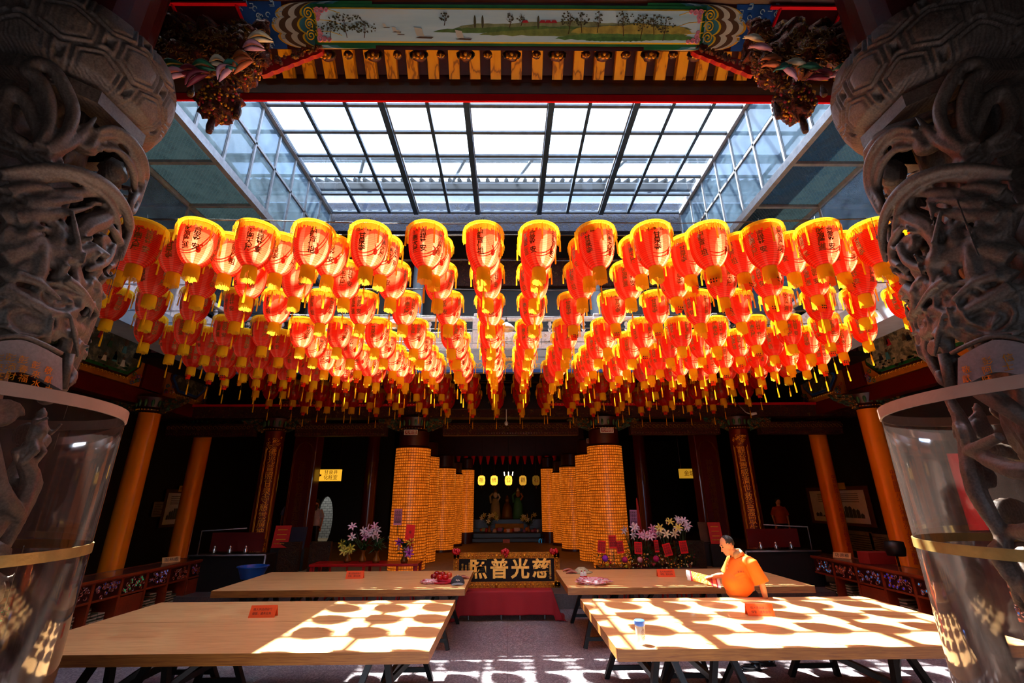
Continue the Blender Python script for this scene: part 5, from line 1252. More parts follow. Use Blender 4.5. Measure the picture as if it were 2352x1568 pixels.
def table(x0, x1, y0, y1, label):
    o = empty('long_table', ((x0+x1)/2, (y0+y1)/2, 0)); inv = Matrix.Translation(-o.location); ym = (y0+y1)/2+.02
    for nm, a, b in (('front_board', y0, ym-.004), ('rear_board', ym+.004, y1)):
        m = MB(); m.k = 0; m.add([(x0, a, TZ), (x1, a, TZ), (x1, b, TZ), (x0, b, TZ)], [(0, 1, 2, 3)]); m.k = 1
        t = .095; m.add([(x0, a, TZ), (x1, a, TZ), (x1, b, TZ), (x0, b, TZ), (x0, a, TZ-t), (x1, a, TZ-t), (x1, b, TZ-t), (x0, b, TZ-t)], [(0, 4, 5, 1), (1, 5, 6, 2), (2, 6, 7, 3), (3, 7, 4, 0), (4, 7, 6, 5)])
        q = m.build(nm, [M['wood'], M['edge']], o); q.matrix_parent_inverse = inv
    for x in (x0+.75, x1-.55) if x1 < 0 else (x0+.55, x1-1.0): trestle(o, x, (y0+y1)/2, (y1-y0)*.8, TZ-.096)
    for x in ((x0+1.25,) if x1 < 0 else (x0+1.15,)): trestle(o, x, (y0+y1)/2-.1, (y1-y0)*.62, TZ-.096)
    tag(o, label, 'table', 'pale wooden trestle tables')
pf = atz(1176, 1494, TZ).y; pb = atz(1176, 1376, TZ).y
table(-4.68, atz(990, 1487, TZ).x, pf, pb, 'long pale wooden trestle table, front left, empty but for an orange card')
table(atz(1415, 1487, TZ).x, 4.9, pf, pb, 'long pale wooden trestle table, front right, dappled with round lantern shadows')
qf = atz(1176, 1351, TZ).y; qb = atz(1176, 1309, TZ).y
table(-4.5, atz(1068, 1351, TZ).x, qf, qb, 'long pale wooden trestle table, rear left, holding apples and a cap')
table(atz(1305, 1351, TZ).x, 4.75, qf, qb, 'long pale wooden trestle table, rear right, beside the man in orange')
# tent cards
def tent(px, py, rz, label):
    p = atz(px, py, TZ); o = empty('tent_card', p, rz); m = MB(); w = .15
    m.k = 0; m.plate([(-w, -.05, .0), (w, -.05, .0), (w, 0, .12), (-w, 0, .12)], (0, .003, 0)); m.plate([(-w, .05, .0), (w, .05, .0), (w, 0.003, .12), (-w, 0.003, .12)], (0, .003, 0))
    m.k = 1; flat_text(m, '個人供品請自行', (0, -.034, .083), (1, 0, 0), (0, .05, .12), .031, ext=.002); flat_text(m, '保管，遺失自負', (0, -.05, .043), (1, 0, 0), (0, .05, .12), .031, ext=.002)
    m.build('folded_card', [mat('orange_card', '#e8500c', .6, var=.05), M['ink']], o); tag(o, label, 'card', 'orange table cards')
tent(604, 1416, .05, 'orange folded notice card on the front left table')
tent(1746, 1413, -.12, 'orange folded notice card on the front right table')
tent(815, 1328, .02, 'orange folded notice card on the rear left table')
tent(1530, 1324, -.03, 'orange folded notice card on the rear right table')
# bottle with blue lid
p = atz(1473, 1479, TZ); o = empty('drink_bottle', p); t = NT('clear_plastic')
a = t.n('BsdfTransparent', Color=(.95, .95, .95, 1)).outputs[0]; b = t.n('BsdfDiffuse', Color=lin('#e8e0d0')).outputs[0]; g = t.n('BsdfGlossy', Roughness=.08).outputs[0]
clearp = t.done(t.n('MixShader', i0=.12, i1=t.n('MixShader', i0=.42, i1=a, i2=b).outputs[0], i2=g).outputs[0])
m = MB(); m.lathe([(0, .002), (.036, .002), (.04, .01), (.042, .05), (.046, .16), (.044, .168)], 28); m.build('bottle_body', clearp, o, smooth=True)
m = MB(); m.lathe([(.048, .155), (.05, .158), (.05, .196), (.046, .2), (0, .2)], 28); m.build('lid', mat('blue_plastic', '#3a6cc8', .35, var=.05), o, smooth='auto')
m = MB(); 
for k in range(5): m.tube([(.0445*math.sin(q), -.0445*math.cos(q), .05+.02*k+.008*math.sin(i*1.1+k)) for i, q in enumerate([.1+.07*j for j in range(9)])], .0016, 4)
m.tube([(.0445*math.sin(.35+.5*math.cos(q)), -.0445*math.cos(.35+.5*math.cos(q)), .09+.035*math.sin(q)) for q in [k*TAU/20 for k in range(21)]], .0015, 4)
m.build('printed_mark', mat('print_brown', '#8a4028', .6), o); tag(o, 'clear drink bottle with a blue lid on the front right table', 'bottle')
# apples, bag, cap and glasses case on the rear left table
rg = random.Random(3)
def apple(px, py, r, c, label, dz=0):
    p = atz(px, py, TZ)+V((0, 0, r+dz)); o = empty('apple', p-V((0, 0, r)))
    m = MB(); m.ell((0, 0, r), (r, r, r*.9), 20, 14, fn=lambda d: 1-.12*max(0, abs(d.z)-.75)*4); m.build('flesh', mat('apple_'+c[1:], c, .25, var=.3, vs=20, bump=0), o, smooth=True)
    m = MB(); m.tube([(0, 0, r*1.75), (.005, 0, r*2.15)], .004, 5); m.build('stem', M['brownp'], o); tag(o, label, 'apple', 'apples on the rear left table')
for px, py, c, lb in ((996, 1334, '#8c0f14', 'dark red apple, leftmost of the tray on the rear left table'), (1010, 1336, '#c01a14', 'bright red apple, second from left at the front of the tray'), (1023, 1336, '#b81418', 'bright red apple, third from left at the front of the tray'), (1003, 1328, '#981218', 'dark red apple at the back left of the tray'), (1016, 1329, '#a81414', 'red apple at the back middle of the tray'), (1031, 1331, '#cc4820', 'orange red apple at the right end of the tray')):
    apple(px, py, .055, c, lb, .015)
p = atz(1018, 1338, TZ); m = MB(); m.lathe([(0, .004), (.15, .004), (.19, .03), (.195, .03), (.155, 0), (0, 0)], 30, p); tag(m.build('fruit_tray', mat('pink_plastic', '#c8283c', .3), smooth=True), 'shallow red plastic tray under the apples', 'tray')
def bag(px, py, rx, ry, rz, nm, label, seed):
    p = atz(px, py, TZ)+V((0, 0, rz*.9)); t = NT('pink_film'); n1 = t.noise(14, 4, .6, dist=1)
    col = t.ramp(n1, [(.4, lin('#e04a5c')), (.5, lin('#f8d8d8')), (.62, lin('#e87888'))]); a = t.n('BsdfDiffuse', Color=col).outputs[0]; b = t.n('BsdfTransparent').outputs[0]; g = t.n('BsdfGlossy', Roughness=.2).outputs[0]
    sh = t.n('MixShader', i0=.3, i1=a, i2=b).outputs[0]; mm = t.done(t.n('MixShader', i0=.15, i1=sh, i2=g).outputs[0])
    m = MB(); m.ell(p, (rx, ry, rz), 60, 36, fn=lambda d: 1+.3*noise.fractal(d*3+V((seed, 0, 0)), 1, 2, 4)); tag(m.build(nm, mm, smooth=True), label, 'bag')
bag(985, 1340, .13, .09, .035, 'plastic_bag', 'crumpled pink plastic bag left of the apple tray', 1)
bag(1362, 1341, .27, .15, .05, 'plastic_bag', 'crumpled pink striped plastic bag on the rear right table', 4)
p = atz(1051, 1341, TZ); o = empty('baseball_cap', p, .1); gd = mat('dark_denim', '#2c3238', .8, var=.3, vs=30); ld = mat('faded_denim', '#7c8488', .8, var=.25, vs=30)
m = MB(); m.ell((0, .05, .0), (.115, .13, .12), 26, 16); m.v = [(a, b, max(0.004, c)) for a, b, c in m.v]; m.build('crown', gd, o, smooth=True)
m = MB(); m.grid(lambda u, v: V(((u-.5)*.21*(1-.35*v*v), -.06-.10*v*(1-(2*u-1)**2*.45), .03-.022*(2*u-1)**2-.012*v)), 16, 6); m.build('brim', ld, o, smooth=True, solid=.006)
m = MB(); m.ell((0, .05, .12), .01, 8, 6); m.tube([(-.03+.006*i, -.066+.0*i, .065+.012*math.sin(i*1.3)) for i in range(11)], .005, 5); m.build('embroidery', M['white'], o); tag(o, 'faded dark grey baseball cap on the rear left table', 'cap')
def sandal(px, py, a, label):
    p = atz(px, py, TZ); o = empty('divining_block', p, a); m = MB()
    m.grid(lambda u, v: V(((u-.5)*.2, .07*(math.sin(PI*u))**.7*(v), .008+.045*math.sin(PI*v)*math.sin(PI*u)**.6)), 18, 10); m.k = 1
    m.tube([((u/16-.5)*.2, 0.0, .01+.03*math.sin(PI*u/16)) for u in range(17)], .008, 6); m.build('wood_block', [mat('brown_red_wood', '#7a2018', .35), mat('pale_wood_edge', '#c07860', .5)], o, smooth=True, solid=.012)
    tag(o, label, 'divining block', 'crescent divining blocks on the tables')
sandal(1064, 1330, .3, 'crescent red brown divining block behind the cap on the rear left table'); sandal(1305, 1312, .1, 'crescent red brown divining block, back one on the rear right table'); sandal(1313, 1317, -.1, 'crescent red brown divining block, front one on the rear right table')
p = atz(1336, 1314, TZ); m = MB(); m.lathe([(0, .09), (.06, .085), (.11, .05), (.13, .02), (.2, .0), (.205, .004), (.14, .03)], 30, p); tag(m.build('sun_hat', mat('cream_green_cloth', '#b8b48c', .8, var=.5, vs=25), smooth=True), 'cream and green cloth sun hat at the back of the rear right table', 'hat')
for i, (px, py) in enumerate(((1337, 1330), (1344, 1329))):
    p = atz(px, py, TZ); o = empty('votive_cup', p); m = MB(); m.lathe([(0, 0), (.03, 0), (.036, .05), (.033, .052)], 18); m.build('cup', mat('red_glass', '#c01020', .15, bump=0), o, smooth=True)
    m = MB(); m.lathe([(.033, .05), (.028, .09), (.012, .115), (0, .12)], 14); m.build('white_top', M['white'], o, smooth=True); m = MB(); m.ell((0, 0, .125), .012, 8, 6); m.build('red_tip', M['red'], o); tag(o, f'red glass cup with a white top on the rear right table, {["left", "right"][i]} one', 'cup', 'red glass cups')

# ================================================================== name board on a red-draped bench
by = 10.0; bl = at(1040, 1350, by); br_ = at(1287, 1350, by); btp = at(1160, 1268, by); zb0 = bl.z; bw = br_.x-bl.x; bh = btp.z-zb0; xc = (bl.x+br_.x)/2
o = empty('name_board', (xc, by, zb0)); fr_ = .11
m = MB(); m.box((0, 0, bh/2), (bw-.02, .05, bh-.02)); m.build('panel', mat('dark_brown_board', '#160605', .55, var=.2, vs=2, bump=0, spec=.15), o)
m = MB(); 
for a, b in (((-bw/2, 0, fr_/2), (bw/2, 0, fr_/2)), ((-bw/2, 0, bh-fr_/2), (bw/2, 0, bh-fr_/2)), ((-bw/2+fr_/2, 0, 0), (-bw/2+fr_/2, 0, bh)), ((bw/2-fr_/2, 0, 0), (bw/2-fr_/2, 0, bh))):
    m.bar(a, b, .09, fr_) if abs(b[0]-a[0]) > .1 else m.box(((a[0]+b[0])/2, 0, bh/2), (fr_, .09, bh))
frame = m.build('gilt_frame', m_relief('gilt_frame_relief', '#8a3c08', '#e8a020', '#f0b838', '#7a3008', 22, .3), o)
m = MB()
N = 26
for k in range(N):
    for z in (fr_/2, bh-fr_/2): m.ell((-bw/2+.06+(bw-.12)*k/(N-1), -.05, z), (.03 if k % 7 == 3 else .016), 10, 7)
    for z in (.012, fr_-.012, bh-fr_+.012, bh-.012):
        for q in range(3): m.ell((-bw/2+(bw)*(k+q/3)/N, -.046, z), .008, 6, 4)
for k in range(7):
    for x in (-bw/2+fr_/2, bw/2-fr_/2): m.ell((x, -.05, .1+(bh-.2)*k/6), .018, 10, 7)
q = m.build('gilt_beads', M['gold'], frame, smooth=True)
m = MB(); m.k = 0
for k, ch in enumerate('照普光慈'):
    cx_ = -.56+k*.415; flat_text(m, ch, (cx_, -.035, bh*.5), (1, 0, 0), (0, 0, 1), .37, ext=.05, bold=.025)
flat_text(m, vert('觀音佛祖聖誕千秋'), (bw/2-.19, -.03, bh*.5), (1, 0, 0), (0, 0, 1), .045, ext=.05, gap=.95)
for k, s_ in enumerate(('桃園市議員', '市長賀', '信士敬獻')): flat_text(m, vert(s_), (-bw/2+.32-k*.07, -.03, bh*.55), (1, 0, 0), (0, 0, 1), .045, ext=.05, gap=.95)
m.build('gold_characters', mat('bright_gold_paint', '#f0a828', .35, .2, var=.25, vs=14), o)
tag(o, 'large dark sign board with gold characters 照普光慈 in a gilt frame', 'sign board')
for i, (px, py) in enumerate(((1048, 1266), (1160, 1267), (1272, 1265))):
    c = at(px, py, by-.07); m = MB(); rg = random.Random(i)
    for k in range(26):
        d = V((rg.gauss(0, 1), rg.gauss(0, .6), rg.gauss(0, .8))).normalized(); m.ell(c+V((d.x*.06, d.y*.03, d.z*.045)), (.03, .02, .026), 8, 6)
    if i == 1: m.tube([c, c+V((.05, 0, -.06)), c+V((0, 0, -.1))], .018, 6)
    tag(m.build('ribbon_rosette', mat('red_satin', '#b80818', .35, var=.2), smooth=True), f'red satin rosette on the {["left corner", "top middle", "right corner"][i]} of the sign board', 'rosette', 'red rosettes on the sign board')
for s in (-1, 1):
    m = MB(); m.tube([(xc+s*(bw/2-.25), by+.04, zb0+.3), (xc+s*(bw/2-.28), by+.38, .0)], .02, 8); tag(m.build('board_prop', M['blackm']), f'dark prop leg at the {"left" if s < 0 else "right"} end of the sign board', 'prop')
o = empty('draped_bench', (xc, by, 0)); 
m = MB(); m.b2(-.8, .8, -.28, .28, zb0-.05, zb0-.012); m.build('seat_board', M['blackm'], o)
for x in (-.72, -.1, .25, .72):
    m = MB(); m.tube([(x, -.2, 0), (x, -.2, zb0-.04)], .014, 8); m.tube([(x, .2, 0), (x, .2, zb0-.04)], .014, 8); m.build('leg', M['alum'], o)
m = MB(); CW, CD = .86, .32
def cloth(u, v):      # u along width incl. side drops, v front drop -> back
    L = 2*CW+1.1; s = (u-.5)*L; d = v*(.36+2*CD); top = zb0-.004
    x = max(-CW, min(CW, s)); ex = abs(s)-CW if abs(s) > CW else 0; sg = 1 if s > 0 else -1
    y = -CD; z = top; fold = .018*math.sin(s*9)+.012*math.sin(s*23+1)
    fd = max(0, .40-d*1.0) if d < .40 else 0
    if d < .40: y = -CD-.012-fold*fd*2.0-.03*fd; z = top-fd
    else: y = -CD+(d-.40)
    if ex > 0:
        x = sg*(CW+.012+ex*.34+.03*math.sin(v*9)*ex); z = z-ex*.95; y += -.10*ex
        if z < .01: z = .008+.004*math.sin(s*40); x += sg*.05
    return V((x, min(y, CD), max(.006, z)))
m.grid(cloth, 130, 50); q = m.build('red_cloth', mat('crimson_cloth', '#980414', .75, var=.12, vs=3, bump=.1), o, smooth=True, solid=.004)
tag(o, 'bench draped in crimson cloth under the large sign board', 'bench')

# ================================================================== side counters with carved doors
M['cabwood'] = mat('red_brown_cabinet_wood', '#86300e', .35, var=.35, vs=5, coat=.3)
def counter(s, X0, y0, y1, label):
    o = empty('carved_counter', (s*X0, (y0+y1)/2, 0)); inv = Matrix.Translation(-o.location); rg = random.Random(12+s); Hc = .93
    def put(mb, n_, m, par=o, **kw): q = mb.build(n_, m, par, **kw); q.matrix_parent_inverse = inv if par is o else Matrix(); return q
    def X(d): return s*(X0+d)
    def bx_(m, d0, d1, a, b, z0, z1, k=None): m.b2(min(X(d0), X(d1)), max(X(d0), X(d1)), a, b, z0, z1, k)
    m = MB(); bx_(m, -.03, .62, y0-.03, y1+.03, Hc-.05, Hc); put(m, 'counter_top', M['cabwood'], bevel=.01)
    m = MB(); bx_(m, 0, .6, y0, y1, .05, .12); bx_(m, .45, .6, y0, y1, .12, Hc-.05); put(m, 'carcass', M['cabwood'])
    m = MB(); bx_(m, -.01, .45, y0+.0, y1, Hc, Hc+.008); put(m, 'glass_top', M['glass'])
    N = max(3, round((y1-y0)/.62)); w = (y1-y0)/N; cols = ['#1c9a58', '#6a78c8', '#381008', '#2a2a60'] if s < 0 else ['#38a0e0', '#a83c10', '#2e7cd0', '#1c28c0']
    for i in range(N):
        a = y0+i*w; m = MB(); bx_(m, 0, .45, a, a+.05, .05, Hc-.05); put(m, 'stile', M['cabwood'])
        m = MB(); m.k = 0; bx_(m, .02, .05, a+.05, a+w, Hc-.33, Hc-.05); m.k = 1; bx_(m, -.005, .02, a+.05, a+w, Hc-.35, Hc-.32); bx_(m, -.005, .02, a+.05, a+w, Hc-.07, Hc-.05)
        q = put(m, 'carved_drawer', [M['dkred'], M['cabwood']])
        m = MB(); m.k = 0; ci = cols[(N-1-i if s > 0 else i) % 4]
        for k in range(26):
            c = V((X(.0), a+.05+rg.uniform(.05, w-.1), Hc-.19+rg.uniform(-.1, .1))); m.k = 0
            m.tube([c+V((0, .035*(1-j/14)*math.cos(j*.6+k), .035*(1-j/14)*math.sin(j*.6+k))) for j in range(9)], .009, 4)
            m.k = 1
            if k % 2: m.ell(c+V((s*.002, .01, 0)), (.008, .018, .018), 7, 5)
        put(m, 'pierced_carving', [M['cabwood'], emis('coloured_backlight_'+ci[1:], ci, .25, ci)], q)
        if i % 3 == 1:
            m = MB(); bx_(m, .0, .04, a+.06, a+w-.01, .13, Hc-.37); put(m, 'door', M['cabwood'], bevel=.008)
        else:
            m = MB(); rg2 = random.Random(i+s)
            for st in range(3):
                zz = .13
                for k in range(rg2.randint(9, 15)):
                    c = V((X(.2), a+.14+st*(w-.2)/2.6, zz+.012)); m.box(c, (.22, .13, .02), rotz(rg2.uniform(-.3, .3)), k=0 if k % 2 else 1); zz += .024
            put(m, 'stacked_sutra_books', [mat('book_paper', '#a8987c', .8), mat('book_cover_dark', '#3a3c20', .7)])
    tag(o, label, 'counter')
counter(-1, 6.75, 6.6, 11.35, 'long red brown carved counter along the left aisle')
counter(1, 6.75, 6.4, 11.0, 'long red brown carved counter with blue lit carving along the right aisle')
def deskplate(px, py, txt, label, s):
    p = atz(px, py, .94); p.x = s*7.0; o = empty('desk_plate', p, -s*.9 if s > 0 else .9); m = MB(); m.k = 0; m.plate([(-.16, -.04, 0), (.16, -.04, 0), (.16, .02, .1), (-.16, .02, .1)], (0, .03, 0)); m.k = 1; flat_text(m, txt, (0, -.014, .05), (1, 0, 0), (0, .06, .1), .085, ext=.006)
    m.build('plate', [mat('tan_plate', '#d8a050', .6), M['ink']], o); tag(o, label, 'sign')
deskplate(385, 1291, '服務處', 'small tan desk plate on the left counter', -1); deskplate(950+998, 1281, '功德箱', 'small tan desk plate on the right counter', 1)
m = MB(); p = V((7.1, 9.55, .94)); m.box(p+V((0, .0, .1)), (.5, .3, .2)); 
tag(m.build('card_box', FL('#8a1810')), 'red box of slips on the right counter beside the desk plate', 'box')
m = MB(); p = V((7.15, 9.1, .94)); m.tube([p+V((.0, 0, 0)), p+V((0, 0, .2))], .02, 6); m.lathe([(.0, .18), (.14, .18), (.16, .3), (.15, .42), (0, .44)], 18, p); tag(m.build('desk_fan', M['blackm'], smooth=True), 'small round black desk fan on the right counter', 'fan')
# dark display cases behind the counters
for s in (-1, 1):
    X0 = 6.0; o = empty('offering_case', (s*6.2, 11.4, 0)); m = MB(); m.box((0, 0, .5), (1.7, .5, 1.0)); m.build('cabinet', M['hall'], o)
    m = MB(); m.tube([(-.85, -.28, 1.0), (.85, -.28, 1.0)], .02, 8); m.tube([(-s*.85, -.28, 1.0), (-s*.85, -.28, 0)], .022, 8); m.tube([(s*.7, -.2, 1.0), (s*.7, -.2, 1.5), (-s*.3, -.2, 1.55)], .014, 8); m.build('steel_rail', M['alum'], o, smooth=True)
    m = MB(); m.b2(-.6, .6, .05, .07, 1.05, 1.45); m.build('back_board', M['pilred'], o)
    tag(o, f'dark cabinet with a bright steel rail before the {"left" if s < 0 else "right"} hall bay', 'cabinet')
    for k in range(3):
        c = V((s*6.2-.4+.35*k, 11.3, 1.02)); m = MB(); m.lathe([(.0, 0), (.05, 0), (.03, .03), (.05, .07), (.02, .11), (.035, .14), (0, .17)], 14, c); tag(m.build('silver_ornament', mat('bright_chrome', '#d8d8d8', .12, .9, bump=0), smooth=True), f'small silver ornament on the {"left" if s < 0 else "right"} dark cabinet, {ORD[k+1]} from the left', 'ornament', 'silver ornaments on the cabinets')
# posters on the aisle walls
def poster(px0, py0, px1, py1, s, label, kind):
    X = s*9.5; a = atx(px0, py0, X); b = atx(px1, py1, X); y0_, y1_ = sorted((a.y, b.y)); z0_, z1_ = sorted((a.z, b.z)); o = empty('framed_poster' if kind else 'paper_notice', (X, (y0_+y1_)/2, (z0_+z1_)/2)); inv = Matrix.Translation(-o.location)
    def put(mb, n_, m): q = mb.build(n_, m, o); q.matrix_parent_inverse = inv
    d = -s*.02
    def P(u, v, h=0): return V((X+h*-s, y0_+u*(y1_-y0_), z0_+v*(z1_-z0_)))
    if kind:
        put(MB().plate([P(0, 0), P(1, 0), P(1, 1), P(0, 1)], (d, 0, 0)), 'frame', M['brownp']); put(MB().plate([P(.06, .07, .025), P(.94, .07, .025), P(.94, .9, .025), P(.06, .9, .025)], (d*.2, 0, 0)), 'sheet', mat('poster_white', '#e8f0e8', .7, var=.1))
        m = MB(); rg = random.Random(3)
        for k in range(14): u = .12+.055*k; h = rg.uniform(.05, .2)+.12*math.sin(k*.45); m.plate([P(u, .2, .031), P(u+.05, .2, .031), P(u+.05, .2+h, .031), P(u+.025, .24+h, .031), P(u, .2+h, .031)], (d*.1, 0, 0))
        for k in range(5): m.plate([P(.15, .6+.05*k, .031), P(.8, .6+.05*k, .031), P(.8, .615+.05*k, .031), P(.15, .615+.05*k, .031)], (d*.1, 0, 0))
        put(m, 'printed_temple_drawing', mat('poster_ink', '#4a5a60', .7)); m = MB(); m.k = 0; m.plate([P(.3, .93, .03), P(.72, .93, .03), P(.72, 1.1, .03), P(.3, 1.1, .03)], (d, 0, 0)); m.k = 1
        flat_text(m, '石觀音甘泉寺', P(.51, 1.015, .053), (0, s*-1 if 0 else (1 if s < 0 else -1), 0), (0, 0, 1), .1, ext=.003); put(m, 'yellow_title_plate', [M['yel'], M['ink']])
    else:
        put(MB().plate([P(0, 0), P(1, 0), P(1, 1), P(0, 1)], (d*.4, 0, 0)), 'sheet', mat('notice_paper', '#8a8a70' if s > 0 else '#98989c', .8)); m = MB()
        for k in range(7): m.plate([P(.1, .12+.11*k, .012), P(.88-.1*(k % 3), .12+.11*k, .012), P(.88-.1*(k % 3), .155+.11*k, .012), P(.1, .155+.11*k, .012)], (d*.1, 0, 0))
        put(m, 'text_lines', M['ink'])
    tag(o, label, 'poster')
poster(362, 1212, 462, 1125, -1, 'framed temple poster with a yellow title plate on the left aisle wall', 1)
poster(346, 1187, 378, 1152, -1, 'grey lined notice beside the framed poster on the left wall', 0)
poster(1868, 1200, 1992, 1115, 1, 'framed temple poster with a yellow title plate on the right aisle wall', 1)
poster(1945, 1262, 2002, 1222, 1, 'dim yellow notice below the framed poster on the right wall', 0)
poster(2005, 1262, 2040, 1228, 1, 'narrow yellow notice right of the other notice on the right wall', 0)
# red wall panel seen through the right acrylic guard
m = MB(); a = at(2125, 1150, 6.2); m.box(a+V((.38, 0, .12)), (.62, .05, .95)); m.k = 1; m.box((a.x+.38, a.y+.12, (a.z-.36)/2), (.62, .3, a.z-.36)); tag(m.build('red_screen', [FL('#d01018'), M['dkred']]), 'bright red screen panel seen through the right acrylic guard', 'screen')
# lightbox signs
def lightbox(px, py, Y, w, h, lines, arrow, label, st):
    c = at(px, py, Y); o = empty('lightbox_sign', c); m = MB(); m.box((0, .04, 0), (w, .1, h)); m.build('glowing_box', emis('yellow_lightbox', '#ffb830', st, '#6a4a10'), o); m = MB()
    for k, s_ in enumerate(lines): flat_text(m, s_, (.07 if arrow else 0, -.016, h*(.22-.44*k) if len(lines) > 1 else 0), (1, 0, 0), (0, 0, 1), h*.42 if len(lines) > 1 else h*.6, ext=.004)
    if arrow: m.plate([(-w*.46, -.016, 0), (-w*.36, -.016, h*.17), (-w*.36, -.016, -h*.17)], (0, -.004, 0)); m.box((-w*.33, -.018, 0), (w*.07, .004, h*.14))
    else: m.plate([(w*.46, -.016, 0), (w*.36, -.016, h*.17), (w*.36, -.016, -h*.17)], (0, -.004, 0))
    m.build('red_lettering', mat('sign_red', '#a01408', .6), o); m = MB(); m.tube([(-w*.4, .04, h/2), (-w*.4, .04, 5.13-c.z)], .01, 5); m.tube([(w*.4, .04, h/2), (w*.4, .04, 5.13-c.z)], .01, 5); m.build('hanger', M['wire'], o)
    tag(o, label, 'sign')
lightbox(755, 1091, 15.5, .78, .36, ['甘泉井', '化粧室'], True, 'lit yellow box sign with a left arrow and red characters left of the towers', .8)
lightbox(1583, 1087, 15.5, .62, .3, ['金爐'], False, 'lit yellow box sign with red characters right of the towers', .35)
# moon gate with a lit brick wall behind
p = at(746, 1196, 20.0); m = MB(); n = 40; rw, rh = .33, .95; ring = []; 
for k in range(n): a = TAU*k/n; ring.append((math.cos(a), math.sin(a)))
vs = [V((p.x+rw*c, 20.0, p.z+rh*s)) for c, s in ring]+[V((p.x+2.6*max(-1, min(1, c*1.5)), 20.0, p.z+(5.13-p.z if s > 0 else p.z-.55)*max(-1, min(1, s*1.5)))) for c, s in ring]
m.add(vs, [(k, (k+1) % n, n+(k+1) % n, n+k) for k in range(n)]); struct(m.build('wall_moon_gate', M['hall'], solid=.15))
t = NT('grey_brick'); b_ = t.n('TexBrick', Vector=t.n('Mapping', Vector=t.coord(), Rotation=(PI/2, 0, 0)).outputs[0], Scale=2.4, Color1=lin('#8a8880'), Color2=lin('#9a988e'), Mortar=lin('#3a3a36')); brick = t.done(t.pbr(b_.outputs[0], .8, emit=b_.outputs[0], es=.0))
m = MB(); m.b2(p.x-1.2, p.x+1.2, 22.0, 22.2, .55, 4.5); struct(m.build('wall_passage', brick))
ld_ = bpy.data.lights.new('passage_lamp', 'SPOT'); ld_.energy = 130; ld_.spot_size = 1.5; ld_.shadow_soft_size = .2; ld_.color = (.95, .98, 1); lo = bpy.data.objects.new('passage_lamp', ld_); COL.objects.link(lo); lo.location = (p.x, 20.35, 3.6); lo.rotation_euler = (.75, 0, 0)
# red picture stands either side
def stand(px, py, Y, w, h, col, label, rz=0, ext_=None):
    c = at(px, py, Y); o = empty('display_stand', c, rz); m = MB(); Rm = Matrix.Rotation(-.25, 3, 'X'); m.k = 0; m.box((0, 0, 0), (w, .04, h), Rm); m.k = 1
    if ext_:
        for k in range(3): m.box(Rm @ V((0, -.025, h*(.3-.22*k))), (w*.6, .01, .018), Rm)
        for k in range(8): m.ell(Rm @ V((w*(-.35+.1*k), -.025, -h*.32)), .014, 6, 4)
    m.build('board', [FL(col) if ext_ else mat('stand_'+col[1:], col, .35), M['goldp']], o); m = MB(); m.box((0, .15, -h/2-.35), (w*1.1, .4, .7)); m.build('plinth', M['hall'], o); tag(o, label, 'display stand')
stand(647, 1232, 12.0, .36, .5, '#c01810', 'red tilted notice stand with gold lines left of the flat pillar', .12, True)
stand(683, 1235, 12.1, .4, .5, '#141c30', 'dark blue picture stand beside the red notice stand on the left', .12)
stand(1643, 1224, 12.2, .3, .5, '#c01810', 'red tilted notice stand with gold lines behind the man', -.15, True)
stand(1618, 1222, 12.4, .26, .48, '#3a1c0c', 'brown book-like stand left of the red one behind the man', -.15)
# carved low screens behind the left tables
for i, (px, py, w) in enumerate(((665, 1275, .5), (735, 1275, .5), (1585, 1272, .7))):
    c = at(px, py, 12.0); m = MB(); m.box((c.x, 12.0, (.55+c.z)/2+.15), (w, .12, c.z-.25)); tag(m.build('carved_plinth', m_relief('dim_gilt_panel', '#1a0a04', '#4a2c08', '#5a3c10', None, 12, .2)), f'dim gilt carved plinth in the hall, {["far left", "left of the flowers", "behind the right flower bank"][i]}', 'plinth', 'gilt carved plinths')
# blue basin on a stool
p = at(580, 1312, 10.3); m = MB(); o = empty('blue_basin', (p.x, 10.3, p.z-.12)); m.lathe([(0, 0), (.2, 0), (.27, .2), (.3, .21), (.3, .225), (.265, .225), (.2, .02), (0, .02)], 36); m.build('bowl', mat('blue_basin_plastic', '#1c58b0', .3, bump=0), o, smooth='auto')
m = MB(); m.lathe([(.18, 0), (.16, -(p.z-.13))], 20); m.build('stool', M['blackm'], o); tag(o, 'round blue plastic basin behind the rear left table', 'basin')
# red stools under the rear tables
for i, (px, yy) in enumerate(((768, 10.1), (855, 10.1), (930, 10.1), (1390, 10.1), (1455, 10.1), (1545, 10.1), (1600, 10.1), (700, 10.1))):
    x = at(px, 1375, yy).x; o = empty('red_stool', (x, yy, 0)); m = MB(); m.b2(-.17, .17, -.17, .17, .41, .44); m.build('seat', M['red'], o, bevel=.01)
    for a in (-1, 1):
        for b in (-1, 1): m = MB(); m.bar((a*.13, b*.13, .41), (a*.18, b*.18, 0), .03, .03); m.build('leg', M['red'], o)
    m = MB(); m.bar((-.155, -.155, .2), (.155, -.155, .2), .02, .03); m.bar((-.155, .155, .2), (.155, .155, .2), .02, .03); m.build('stretcher', M['red'], o)
    sd_ = 'left' if px < 1163 else 'right'; lst = [700, 768, 855, 930] if px < 1163 else [1390, 1455, 1545, 1600]
    tag(o, f'red wooden stool behind the rear {sd_} table, {ORD[lst.index(px)+1]} from the left', 'stool', 'red stools behind the rear tables')
